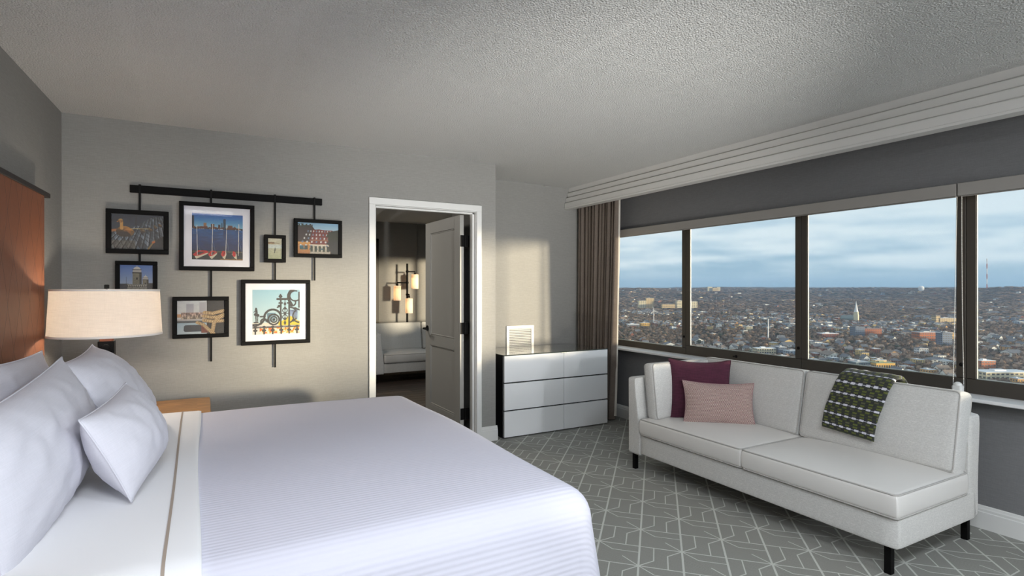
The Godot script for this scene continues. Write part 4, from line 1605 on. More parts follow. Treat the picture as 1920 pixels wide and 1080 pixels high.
	p.ell(Vector2(0.86, 0.70), Vector2(0.035, 0.03), ink)
	p.line(Vector2(0, 0.825), Vector2(1, 0.815), 0.022, Color(0.62, 0.61, 0.60))
	p.line(Vector2(0, 0.848), Vector2(1, 0.838), 0.022, ink)
	for x in [0.06, 0.24, 0.42, 0.60, 0.77, 0.94]:
		p.line(Vector2(x, 0.84), Vector2(x, 1.0), 0.03, ink)
		p.ell(Vector2(x, 0.83), Vector2(0.032, 0.025), Color(0.20, 0.19, 0.19))
		p.ell(Vector2(x, 0.91), Vector2(0.045, 0.026), ink)
	return p.im

func build_gallery() -> void:
	var zw := ZB
	var t := thing("gallery_rail", "black wall rail with four hanging rods that carry the framed pictures", "picture rail", Vector3(0.2, 2.036, zw))
	var mb := MB.new()
	mb.bx(-0.613, 0.616, -0.025, 0.025, 0.0, 0.024, 0.002)
	part(t, "rail", mb, M.black)
	for r in [[-0.357, 1.42], [0.063, 0.858], [0.480, 0.788], [0.759, 1.432]]:
		mb = MB.new()
		var x: float = r[0] - 0.2
		mb.bx(x - 0.0065, x + 0.0065, r[1] - 2.036, 0.031, 0.024, 0.028, 0.001)
		mb.bx(x - 0.0065, x + 0.0065, 0.027, 0.031, 0.002, 0.028, 0.001)
		part(t, "rod", mb, M.iron)
	# x0, x1, y0, y1, moulding, mat border, label, print
	var list := [
		[-0.54, -0.191, 1.602, 1.892, 0.030, 0.0, "black frame with a bronze bird and chicks on setts, upper one nearest the corner", print_ducks()],
		[-0.131, 0.339, 1.497, 1.971, 0.028, 0.048, "large white-matted picture of four red sailing boats on blue water", print_boats()],
		[-0.490, -0.256, 1.263, 1.553, 0.026, 0.0, "framed picture of stone towers, half hidden by the lamp shade", print_tower()],
		[0.404, 0.552, 1.564, 1.766, 0.026, 0.0, "smallest framed picture, a lone rower on pale water", print_rower()],
		[0.608, 0.960, 1.608, 1.897, 0.027, 0.0, "framed picture of tall brick houses under a pale sky, nearest the door", print_facade()],
		[-0.170, 0.174, 1.028, 1.315, 0.028, 0.0, "framed picture of knotted rope on a dark post, under the boats", print_rope()],
		[0.252, 0.724, 0.961, 1.436, 0.028, 0.046, "large white-matted picture of black iron scrollwork, under the rower", print_gate()],
	]
	for f in list:
		var x0: float = f[0]
		var x1: float = f[1]
		var y0: float = f[2]
		var y1: float = f[3]
		var b: float = f[4]
		var w := x1 - x0
		var h := y1 - y0
		var o := thing("picture", f[6], "picture", Vector3((x0 + x1) / 2, (y0 + y1) / 2, zw + 0.0285), 0.0, "framed pictures on the rail")
		mb = MB.new()
		mb.bx(-w / 2, w / 2, h / 2 - b, h / 2, 0.0, 0.026, 0.002)
		mb.bx(-w / 2, w / 2, -h / 2, -h / 2 + b, 0.0, 0.026, 0.002)
		mb.bx(-w / 2, -w / 2 + b, -h / 2 + b, h / 2 - b, 0.0, 0.026, 0.002)
		mb.bx(w / 2 - b, w / 2, -h / 2 + b, h / 2 - b, 0.0, 0.026, 0.002)
		part(o, "frame", mb, M.black)
		var iw := w / 2 - b
		var ih := h / 2 - b
		mb = MB.new()
		mb.bx(-iw - 0.004, iw + 0.004, -ih - 0.004, ih + 0.004, 0.002, 0.010, 0.0)
		part(o, "mount", mb, mat(Color(0.80, 0.80, 0.83), 0.85), "white mount board")
		var e: float = f[5]
		mb = MB.new()
		mb.quad(Vector3(-iw + e, -ih + e, 0.0108), Vector3(iw - e, -ih + e, 0.0108), Vector3(iw - e, ih - e, 0.0108), Vector3(-iw + e, ih - e, 0.0108), Vector3.BACK)
		var pm := mat(Color(0.80, 0.80, 0.82), 0.8)
		pm.metallic_specular = 0.1
		(f[7] as Image).adjust_bcs(0.95, 1.15, 1.15 if f[0] < -0.16 and f[2] < 1.7 or f[0] < -0.5 else 1.32)
		pm.albedo_texture = tex(f[7])
		pm.texture_repeat = false
		part(o, "print", mb, pm)
		mb = MB.new()
		mb.bx(-iw - 0.002, iw + 0.002, -ih - 0.002, ih + 0.002, 0.014, 0.016, 0.0)
		part(o, "glazing", mb, M.picture_glass)

# ---------------------------------------------------------------- dresser, grille, curtain
func build_dresser() -> void:
	var t := thing("dresser", "silver six-drawer dresser with black sides and a glass top in the alcove", "dresser", Vector3(2.402, 0, -5.09))
	var mb := MB.new()
	mb.bx(0.0, 1.198, 0.004, 0.752, 0.0, 0.588, 0.002)
	part(t, "body", mb, mat(Color(0.10, 0.10, 0.105), 0.4))
	var silver := mat(Color(0.93, 0.935, 0.94), 0.42, 0.0)
	for c in [[0.010, 0.661], [0.664, 1.194]]:
		for r in [[0.012, 0.246], [0.258, 0.500], [0.512, 0.754]]:
			mb = MB.new()
			mb.bx(c[0], c[1], r[0], r[1], 0.586, 0.606, 0.0015)
			part(t, "drawer", mb, silver)
	mb = MB.new()
	mb.bx(0.0, 1.198, 0.756, 0.764, 0.0, 0.607, 0.001)
	var gm := mat(Color(0.26, 0.29, 0.27), 0.04)
	gm.metallic_specular = 0.9
	gm.clearcoat_enabled = true
	gm.clearcoat = 1.0
	gm.clearcoat_roughness = 0.02
	part(t, "glass_top", mb, gm, "dark mirror-like glass top")
	mb = MB.new()
	mb.bx(0.628, 0.692, 0.748, 0.757, 0.600, 0.612, 0.002)
	part(t, "latch", mb, M.alu)
	var v := thing("wall_grille", "white louvred air grille on the alcove wall above the dresser", "grille", Vector3(2.945, 0.825, -5.13))
	mb = MB.new()
	var w := 0.166
	var h := 0.155
	for s in [-1, 1]:
		mb.bx(w * s, (w - 0.032) * s, -h, h, 0.0, 0.014, 0.003)
		mb.bx(-w, w, h * s, (h - 0.034) * s, 0.0, 0.0135, 0.003)
	part(v, "frame", mb, M.white)
	mb = MB.new()
	mb.bx(-w + 0.02, w - 0.02, -h + 0.02, h - 0.02, 0.0, 0.001, 0.0)
	part(v, "duct", mb, mat(Color(0.25, 0.25, 0.25), 0.9))
	for i in 14:
		mb = MB.new()
		mb.xf = Transform3D(Basis(Vector3.RIGHT, 0.75), Vector3(0, -0.112 + i * 0.0173, 0.006))
		mb.bx(-w + 0.03, w - 0.03, -0.0085, 0.0085, -0.001, 0.001, 0.0005)
		part(v, "slat", mb, M.white)

func curtain_point(u: float, v: float, off: float) -> Vector3:
	# u along the rail from the corner, v down
	var top := 2.36
	var y := lerpf(top, 0.012 + 0.01 * sin(u * 20.0), v)
	var k := 12.0
	var ph := u * k * TAU + 0.9 * sin(u * 9.0) + 0.35 * sin(v * 2.5 + u * 11.0)
	var amp := 0.034 + 0.012 * v + 0.010 * sin(u * 17.0)
	var wid := 0.70 - 0.10 * pow(v, 2.0) - 0.015 * sin(v * PI)
	var x := 3.735 + amp * sin(ph) - 0.03 * smoothstep(0.90, 1.0, u) * (1.0 - 0.3 * v)
	var z := -5.15 + wid * (u + 0.012 * sin(ph * 0.5)) + 0.012 * sin(ph + 1.1)
	return Vector3(x + off, y, z)

func build_curtain() -> void:
	var t := thing("curtain", "dark brown floor-length curtain gathered in the corner by the dresser", "curtain")
	var mb := MB.new()
	mb.grid(260, 24, func(u: float, v: float) -> Vector3: return curtain_point(u, v, 0.0))
	part(t, "cloth", mb, M.curtain)
	mb = MB.new()
	mb.grid(130, 16, func(u: float, v: float) -> Vector3: return curtain_point(u, v * 0.985, 0.012) + Vector3(0, 0, 0.006 * u))
	part(t, "lining", mb, M.lining, "pale lining")
	mb = MB.new()
	mb.bx(3.70, 3.73, 2.37, 2.395, -5.17, 3.0, 0.002)
	part(t, "track", mb, M.white)

# ---------------------------------------------------------------- sofas
func loop_path(sx: float, sz: float, r: float) -> Array:
	var p := []
	for c in [[1, 1, 0.0], [-1, 1, PI / 2], [-1, -1, PI], [1, -1, PI * 1.5]]:
		for i in 7:
			var a: float = c[2] + PI / 2 * i / 6.0
			p.append(Vector3(c[0] * (sx / 2 - r) + cos(a) * r, 0, c[1] * (sz / 2 - r) + sin(a) * r))
	# extra points along the straight runs
	var q := []
	for i in p.size():
		var a: Vector3 = p[i]
		var b: Vector3 = p[(i + 1) % p.size()]
		q.append(a)
		if a.distance_to(b) > 0.08:
			for k in range(1, 8):
				q.append(a.lerp(b, k / 8.0))
	return q

func cushion(parent: Node3D, n: String, size: Vector3, at: Transform3D, crown: float, m: Material, flat_face := false, label := "") -> void:
	var mb := MB.new()
	mb.xf = at
	var f := func(q: Vector3, p: Vector3) -> Vector3:
		var k := (1.0 - pow(absf(p.x), 2.6)) * (1.0 - pow(absf(p.z), 2.6))
		var o := q
		if p.y > 0.0:
			o.y += crown * k * p.y
		# the borders belly out a little
		var s := (1.0 - p.y * p.y)
		o.x += 0.006 * s * signf(p.x) * smoothstep(0.9, 1.0, absf(p.x))
		o.z += 0.008 * s * signf(p.z) * smoothstep(0.9, 1.0, absf(p.z))
		return o
	mb.soft(size, 0.018, 22, f)
	var c := part(parent, n, mb, m, label)
	for s in ([1.0] if flat_face else [1.0, -1.0]):
		mb = MB.new()
		mb.xf = at
		var path := loop_path(size.x - 0.004, size.z - 0.004, 0.022)
		for i in path.size():
			path[i].y = s * (size.y / 2 - 0.004)
		mb.tube(path, 0.0042, 6, true)
		part(c, "piping", mb, M.piping)

func sofa_parts(o: Node3D, L: float, D: float, arm_h: float, other: bool) -> void:
	var mb := MB.new()
	mb.soft(Vector3(L - 0.12, 0.148, D - 0.05), 0.014, 8, func(q: Vector3, p: Vector3) -> Vector3: return q + Vector3(0.12 + (L - 0.12) / 2, 0.212, D / 2 + 0.022))
	part(o, "base", mb, M.sofa)
	mb = MB.new()
	mb.soft(Vector3(L - 0.03, arm_h - 0.135, 0.135), 0.03, 10, func(q: Vector3, p: Vector3) -> Vector3:
		var y := q.y + 0.135 + (arm_h - 0.135) / 2
		return Vector3(q.x + L / 2 + 0.012, y, q.z + 0.072 - 0.02 * smoothstep(0.3, 0.7, y)))
	part(o, "back_frame", mb, M.sofa)
	mb = MB.new()
	mb.soft(Vector3(0.13, arm_h - 0.125, D + 0.005), 0.016, 10, func(q: Vector3, p: Vector3) -> Vector3:
		var y := q.y + 0.125 + (arm_h - 0.125) / 2
		var x := q.x + 0.065
		x *= 1.0 - 0.38 * smoothstep(0.25, arm_h, y)
		return Vector3(x, y, q.z + D / 2 + 0.002))
	part(o, "arm", mb, M.sofa)
	for x in [0.022, L - 0.06]:
		for z in [0.03, D - 0.05]:
			mb = MB.new()
			mb.bx(x - 0.016, x + 0.016, 0.0, 0.142, z - 0.016, z + 0.016, 0.002)
			part(o, "leg", mb, M.black)
	# seat cushions
	var mid := (0.135 + L) / 2 + 0.015
	for c in [[0.135, mid - 0.003], [mid + 0.003, L + 0.006]]:
		var w: float = c[1] - c[0]
		cushion(o, "seat_cushion", Vector3(w, 0.118, D - 0.15), Transform3D(Basis(), Vector3(c[0] + w / 2, 0.347, 0.16 + (D - 0.15) / 2)), 0.022, M.seat)
	# back cushions lean on the frame
	var lean := Basis(Vector3.RIGHT, PI / 2 - 0.20)
	for c in [[0.10 if other else 0.165, mid - 0.03], [mid - 0.012, L - 0.015]]:
		var w: float = c[1] - c[0]
		cushion(o, "back_cushion", Vector3(w, 0.135, 0.425), Transform3D(lean, Vector3(c[0] + w / 2, 0.607, 0.168)), 0.03, M.sofa)

func build_main_sofa() -> void:
	var o := thing("sofa", "long pale grey one-armed sofa under the windows", "sofa", Vector3(3.692, 0, -3.302), -PI / 2)
	sofa_parts(o, 1.885, 0.842, 0.70, false)
	var b := Basis(Vector3.BACK, 0.0) * Basis(Vector3(0, 0, 1), -PI / 2 + 0.12)
	cushion(o, "side_cushion", Vector3(0.405, 0.10, 0.60), Transform3D(b, Vector3(0.168, 0.607, 0.475)), 0.02, M.sofa)
	# throw pillows
	var pm := mat(Color(0.40, 0.18, 0.275), 0.95)
	pm.albedo_texture = tex(weave_image(256, 1, 2, 0.5, 77))
	pm.uv1_scale = Vector3(2, 2, 1)
	pm.rim_enabled = true
	pm.rim = 0.6
	pm.rim_tint = 0.7
	throw_pillow("square plum velvet pillow at the arm end of the long sofa", Vector3(3.222, 0.616, -2.945), Vector3(0.72, 0.0, 0.69), Vector3(0.10, 1.0, -0.12), 0.44, 0.46, 0.16, 11, pm, mat(Color(0.24, 0.10, 0.16), 0.9))
	var hm := mat(Color.WHITE, 0.95)
	hm.albedo_texture = tex(herringbone_image())
	throw_pillow("small pink herringbone pillow in front of the plum one", Vector3(3.225, 0.548, -2.775), Vector3(0.765, -0.015, 0.645), Vector3(0.17, 0.95, -0.22), 0.49, 0.315, 0.13, 12, hm, mat(Color(0.62, 0.50, 0.50), 0.9))
	# blanket folded over the back cushion
	var path := [Vector2(0.300, 0.500), Vector2(0.288, 0.56), Vector2(0.272, 0.64), Vector2(0.253, 0.72), Vector2(0.233, 0.785), Vector2(0.205, 0.826), Vector2(0.155, 0.845), Vector2(0.11, 0.842), Vector2(0.08, 0.82), Vector2(0.062, 0.78), Vector2(0.05, 0.72)]
	var cv := Curve2D.new()
	for i in path.size():
		var d: Vector2 = (path[mini(i + 1, path.size() - 1)] - path[maxi(i - 1, 0)]) / 6.0
		cv.add_point(path[i], -d, d)
	var ln := cv.get_baked_length()
	var n := lumpy(71, 1.0, 2)
	var mb := MB.new()
	mb.pillow(40, 70, func(s: float, r: float, side: float) -> Vector3:
		var f := (r * 0.5 + 0.5)
		var p := cv.sample_baked(f * ln)
		var q := cv.sample_baked(minf(f * ln + 0.004, ln)) - cv.sample_baked(maxf(f * ln - 0.004, 0.0))
		var nn := Vector2(q.y, -q.x).normalized()
		var th := 0.013 * pow(maxf(0.0, (1.0 - pow(absf(s), 14.0)) * (1.0 - pow(absf(r), 30.0))), 0.5)
		var wob := 0.004 * n.get_noise_2d(s * 2.0, f * 6.0)
		var x := 1.345 + 0.155 * s + 0.055 * smoothstep(0.0, 0.75, f) + 0.05 * smoothstep(0.8, 1.0, f) * (0.5 + 0.5 * s) - 0.004 * sin(f * 9.0)
		var drop := 0.012 * s * (1.0 - f)
		p += nn * (0.012 + th * side + wob)
		return Vector3(x, p.y - drop, p.x))
	var bl := lone("throw_blanket", mb, blanket_material(), "green and black woven blanket with white dashes over the sofa back", "blanket")
	bl.position = o.position
	bl.rotation = o.rotation

func throw_pillow(label: String, c: Vector3, wdir: Vector3, up: Vector3, w: float, h: float, t: float, sd: int, m: Material, sm: Material) -> void:
	var x := wdir.normalized()
	var y := (up - x * up.dot(x)).normalized()
	var o := thing("throw_pillow", label, "pillow", c, 0.0, "throw pillows on the sofa")
	o.basis = Basis(x, y, x.cross(y))
	pillow_parts(o, w, h, t, sd, m, sm, 0.004, 0.085)

func herringbone_image() -> Image:
	var im := Image.create(512, 320, false, Image.FORMAT_RGB8)
	var r := RandomNumberGenerator.new()
	r.seed = 3
	for y in 320:
		for x in 512:
			var col := x / 14
			var k := x % 14
			var s := k if col % 2 == 0 else 13 - k
			var a := (y + s) % 10
			var c := Color(0.84, 0.77, 0.73) if a < 5 else Color(0.36, 0.20, 0.23)
			var t := 0.88 + 0.24 * r.randf()
			im.set_pixel(x, y, Color(c.r * t, c.g * t, c.b * t))
	return im

func blanket_material() -> StandardMaterial3D:
	var im := Image.create(336, 640, false, Image.FORMAT_RGB8)
	var r := RandomNumberGenerator.new()
	r.seed = 5
	for y in 640:
		var row := y / 18
		for x in 336:
			var fy := int((y % 18) * 16.0 / 18.0)
			var t := 0.82 + 0.36 * r.randf()
			var c := Color(0.17, 0.175, 0.175)
			var k := (x + (row * 19) % 48 + (row % 4) * 7) % 48
			if row % 4 == 1:
				k = (x + row * 5) % 48
				if k < 26 and fy > 1 and fy < 14:
					c = Color(0.80, 0.80, 0.84)
				elif fy > 6 and fy < 10:
					c = Color(0.68, 0.68, 0.74)
			elif k < 27 and fy > 3 and fy < 13:
				c = Color(0.36, 0.385, 0.17) if (row * 7 + x / 48) % 5 else Color(0.34, 0.335, 0.25)
			elif fy < 3:
				c = Color(0.20, 0.23, 0.15)
			im.set_pixel(x, y, Color(c.r * t, c.g * t, c.b * t))
	var m := mat(Color.WHITE, 0.95)
	m.albedo_texture = tex(im)
	m.rim_enabled = true
	m.rim = 0.3
	return m

# ---------------------------------------------------------------- the town far below, out to the hills
const GROUND := -115.0

func hill_noise() -> FastNoiseLite:
	var n := FastNoiseLite.new()
	n.seed = 19
	n.frequency = 1.0 / 1500.0
	n.fractal_octaves = 3
	return n

var HN: FastNoiseLite

func ground_y(x: float, z: float) -> float:
	var r := sqrt(x * x + z * z)
	var k := HN.get_noise_2d(x, z)
	var rise := 106.0 * smoothstep(2600.0, 7600.0, r) + 18.0 * smoothstep(7600.0, 9500.0, r)
	var deg := rad_to_deg(atan2(x, -z))
	var ridge := 34.0 * exp(-pow((deg - 65.6) / 2.6, 2.0)) + 40.0 * exp(-pow((deg - 70.6) / 2.2, 2.0)) + 16.0 * exp(-pow((deg - 42.0) / 2.5, 2.0))
	return GROUND + rise * 0.86 + k * 40.0 * smoothstep(1800.0, 6000.0, r) + ridge * exp(-pow((r - 5700.0) / 900.0, 2.0))

func pol(r: float, deg: float) -> Vector3:
	var a := deg_to_rad(deg)
	return Vector3(sin(a) * r, 0, -cos(a) * r)

func on_ground(r: float, deg: float) -> Vector3:
	var p := pol(r, deg)
	p.y = ground_y(p.x, p.z)
	return p

func build_city() -> void:
	HN = hill_noise()
	var rr := RandomNumberGenerator.new()
	rr.seed = 23
	# land
	var mb := MB.new()
	mb.grid(110, 150, func(u: float, v: float) -> Vector3:
		return on_ground(260.0 * pow(48.0, u), lerpf(8.0, 112.0, v)), true, Vector2.ONE)
	var gm := mat(Color(0.42, 0.38, 0.335), 1.0)
	var gn := noise_tex(0.012, 51, 512, 5, 0.55, 1.2)
	gm.albedo_texture = gn
	gm.metallic_specular = 0.0
	tri(gm, 1.0 / 420.0, true)
	var land := struct("terrain", mb, gm)
	# keep clear of the landmarks
	var keep := landmarks()
	# crowns: one bare winter crown in three forms, tinted by copy
	var crowns := []
	for k in 3:
		crowns.append(crown_mesh(70 + k))
	var twig := mat(Color.WHITE, 1.0)
	twig.vertex_color_use_as_albedo = true
	twig.metallic_specular = 0.0
	var sets := [[], [], []]
	var near_trees := []
	var houses := []
	var taken := {}
	var r := 640.0
	while r < 8600.0:
		var cell := 13.0 if r < 1000.0 else (15.0 if r < 1600.0 else (18.0 if r < 2800.0 else (30.0 if r < 4600.0 else 46.0)))
		var dr := cell
		var n_a := int((90.0 - 30.0) / rad_to_deg(cell / r))
		for i in n_a:
			var deg := 30.0 + (i + rr.randf()) * 60.0 / n_a
			var rad := r + (rr.randf() - 0.5) * dr
			var p := on_ground(rad, deg)
			var wood := HN.get_noise_2d(p.x * 2.3 + 500.0, p.z * 2.3)
			var free := true
			for q in keep:
				if Vector2(p.x - q.x, p.z - q.z).length() < q.y:
					free = false
					break
			if not free:
				continue
			var chance := 0.34 if rad < 1700.0 else (0.20 if rad < 2800.0 else 0.05)
			chance *= clampf(0.62 - 3.4 * wood, 0.04, 1.5)
			var spot := Vector2i(int(floor(p.x / 9.0)), int(floor(p.z / 9.0)))
			var room := true
			if rad < 1700.0:
				for dx in range(-2, 3):
					for dz in range(-2, 3):
						if taken.has(spot + Vector2i(dx, dz)):
							room = false
			if room and rr.randf() < chance * (0.9 if rad < 1700.0 else 1.0):
				taken[spot] = true
				houses.append([rad, p, rr.randf(), rr.randf(), rr.randf(), deg])
			elif rad < 2800.0 and rr.randf() < 0.16 - wood * 0.4:
				pass
			else:
				var s := rr.randf_range(0.75, 1.25)
				var wdt := 9.5 * s
				var hgt := 8.0 * rr.randf_range(0.65, 1.25)
				if rad > 2800.0:
					wdt = cell * 0.82 * s
					p += Vector3(rr.randf_range(-0.5, 0.5), 0, rr.randf_range(-0.5, 0.5)) * cell
					hgt = rr.randf_range(7.0, 12.0)
				elif rad > 1600.0:
					wdt = 10.0 * s
				var t := Transform3D(Basis(Vector3.UP, rr.randf() * TAU).scaled(Vector3(wdt, hgt, wdt)), p)
				var warm := rr.randf()
				var c := Color(0.31, 0.20, 0.125).lerp(Color(0.19, 0.145, 0.115), warm)
				if rr.randf() < 0.05:
					c = Color(0.06, 0.075, 0.05)
				c = c * rr.randf_range(0.5, 1.35)
				var k := rr.randi() % 3
				var clear := true
				if rad < 900.0:
					for dx in range(-2, 3):
						for dz in range(-2, 3):
							if taken.has(spot + Vector2i(dx, dz)):
								clear = false
				if clear and rad < 900.0 and rad > 690.0 and near_trees.size() < 170 and deg > 38.0 and deg < 73.0:
					taken[spot] = true
					near_trees.append([t, c, k])
				else:
					sets[k].append([t, c])
		r += dr
	for k in 3:
		var mm := MultiMesh.new()
		mm.transform_format = MultiMesh.TRANSFORM_3D
		mm.use_colors = true
		mm.mesh = crowns[k]
		mm.instance_count = sets[k].size()
		for i in sets[k].size():
			mm.set_instance_transform(i, sets[k][i][0])
			mm.set_instance_color(i, sets[k][i][1])
		var o := MultiMeshInstance3D.new()
		o.name = numbered("bare_woodland")
		o.multimesh = mm
		o.material_override = twig
		o.set_meta("kind", "stuff")
		add_child(o)
		tag(o, ["brown leafless trees massed between the far houses", "grey brown bare woods rolling out to the hills", "rust brown tree crowns scattered across the town"][k], "trees")
	# the nearest trees one by one
	var tints := {}
	for t in near_trees:
		var key: int = t[2] * 4 + int(clampf(t[1].r * 16.0, 0, 3))
		if not tints.has(key):
			var m := mat((t[1] as Color).linear_to_srgb(), 1.0)
			m.metallic_specular = 0.0
			tints[key] = m
		var o := part(self, numbered("bare_tree"), crowns[t[2]], tints[key])
		o.transform = t[0]
		var at: Vector3 = (t[0] as Transform3D).origin
		var dg := rad_to_deg(atan2(at.x, -at.z))
		var pane: String = pane_said(dg)
		var tone: String = "rust brown" if key % 4 > 2 else ("pale brown" if key % 4 == 2 else "dark brown")
		tag(o, "%s bare tree among the nearest roofs, seen through %s" % [tone, pane], "tree", "%s bare trees through %s" % [tone, pane])
	build_houses(houses, rr)
	# evening haze over the town
	var fog := FogVolume.new()
	fog.name = "evening_haze"
	fog.shape = RenderingServer.FOG_VOLUME_SHAPE_BOX
	fog.size = Vector3(9600, 300, 9600)
	fog.position = Vector3(4900, GROUND + 120.0, -3700)
	var fm := FogMaterial.new()
	fm.albedo = Color(0.66, 0.80, 0.97)
	fm.density = 0.00004
	fog.material = fm
	fog.set_meta("kind", "stuff")
	add_child(fog)
	tag(fog, "thin blue evening haze over the distant town", "haze")

# a round leafless crown: a lumpy core with sprays of twigs standing out of it
func crown_mesh(sd: int) -> ArrayMesh:
	var rr := RandomNumberGenerator.new()
	rr.seed = sd
	var n := lumpy(sd, 1.4, 2)
	var mb := MB.new()
	mb.grid(9, 6, func(u: float, v: float) -> Vector3:
		var th := PI * v
		var ph := TAU * u
		var d := Vector3(sin(th) * cos(ph), cos(th), sin(th) * sin(ph))
		var k := 0.40 + 0.13 * n.get_noise_3dv(d * 1.6)
		return d * k * Vector3(1, 0.95, 1) + Vector3(0, 0.52, 0), true, Vector2.ONE, true)
	for i in 70:
		var d := Vector3(rr.randfn(), absf(rr.randfn()) * 0.9 - 0.2, rr.randfn()).normalized()
		var c := d * rr.randf_range(0.30, 0.40) + Vector3(0, 0.52, 0)
		var e := d * rr.randf_range(0.47, 0.60) + Vector3(0, 0.52, 0) + Vector3(rr.randfn(), rr.randfn(), rr.randfn()) * 0.04
		var s := d.cross(Vector3(rr.randfn(), rr.randfn(), rr.randfn())).normalized() * 0.055
		var i0 := mb.vert(c - s, d)
		mb.vert(c + s, d)
		mb.vert(e + s * 0.3, d)
		mb.vert(e - s * 0.3, d)
		mb.ix.append_array([i0, i0 + 1, i0 + 2, i0, i0 + 2, i0 + 3])
	mb.tube([Vector3(0, -0.05, 0), Vector3(0, 0.3, 0)], 0.03, 5)
	return mb.done()

# walls: unit body with window strips; kinds: gable, flat, hip
func house_meshes() -> Array:
	var out := []
	var w := MB.new()
	w.prism([Vector2(-0.5, 0), Vector2(0.5, 0), Vector2(0.5, 0.62), Vector2(0, 0.98), Vector2(-0.5, 0.62)], -0.5, 0.5)
	var rf := MB.new()
	rf.prism([Vector2(-0.57, 0.58), Vector2(-0.5, 0.64), Vector2(0, 1.0), Vector2(0.5, 0.64), Vector2(0.57, 0.58), Vector2(0.57, 0.63), Vector2(0, 1.05), Vector2(-0.57, 0.63)], -0.55, 0.55)
	rf.bx(0.12, 0.22, 0.75, 1.14, -0.2, -0.1, 0.0)
	var wn := MB.new()
	for y in [0.14, 0.40]:
		for x in [-0.28, 0.0, 0.28]:
			wn.bx(x - 0.06, x + 0.06, y, y + 0.15, -0.506, 0.506, 0.0)
			wn.bx(-0.506, 0.506, y, y + 0.15, x - 0.06, x + 0.06, 0.0)
	out.append([w.done(), rf.done(), wn.done()])
	w = MB.new()
	w.bx(-0.5, 0.5, 0, 0.94, -0.5, 0.5, 0.0)
	rf = MB.new()
	rf.bx(-0.52, 0.52, 0.94, 1.0, -0.52, 0.52, 0.0)
	rf.bx(-0.2, 0.05, 1.0, 1.12, -0.3, 0.0, 0.0)
	wn = MB.new()
	for y in [0.10, 0.38, 0.66]:
		for x in [-0.33, 0.0, 0.33]:
			wn.bx(x - 0.07, x + 0.07, y, y + 0.15, -0.504, 0.504, 0.0)
			wn.bx(-0.504, 0.504, y, y + 0.15, x - 0.07, x + 0.07, 0.0)
	out.append([w.done(), rf.done(), wn.done()])
	w = MB.new()
	w.bx(-0.5, 0.5, 0, 0.66, -0.5, 0.5, 0.0)
	rf = MB.new()
	var c := [Vector3(-0.56, 0.64, -0.56), Vector3(0.56, 0.64, -0.56), Vector3(0.56, 0.64, 0.56), Vector3(-0.56, 0.64, 0.56)]
	var a := Vector3(0, 1.0, -0.15)
	var b := Vector3(0, 1.0, 0.15)
	rf.quad(c[1], c[2], b, a, Vector3(1, 1.4, 0).normalized())
	rf.quad(c[3], c[0], a, b, Vector3(-1, 1.4, 0).normalized())
	rf.quad(c[0], c[1], a, a, Vector3(0, 1.1, -1).normalized())
	rf.quad(c[2], c[3], b, b, Vector3(0, 1.1, 1).normalized())
	wn = MB.new()
	for y in [0.12, 0.40]:
		for x in [-0.28, 0.28]:
			wn.bx(x - 0.07, x + 0.07, y, y + 0.16, -0.505, 0.505, 0.0)
			wn.bx(-0.505, 0.505, y, y + 0.16, x - 0.07, x + 0.07, 0.0)
	out.append([w.done(), rf.done(), wn.done()])
	return out

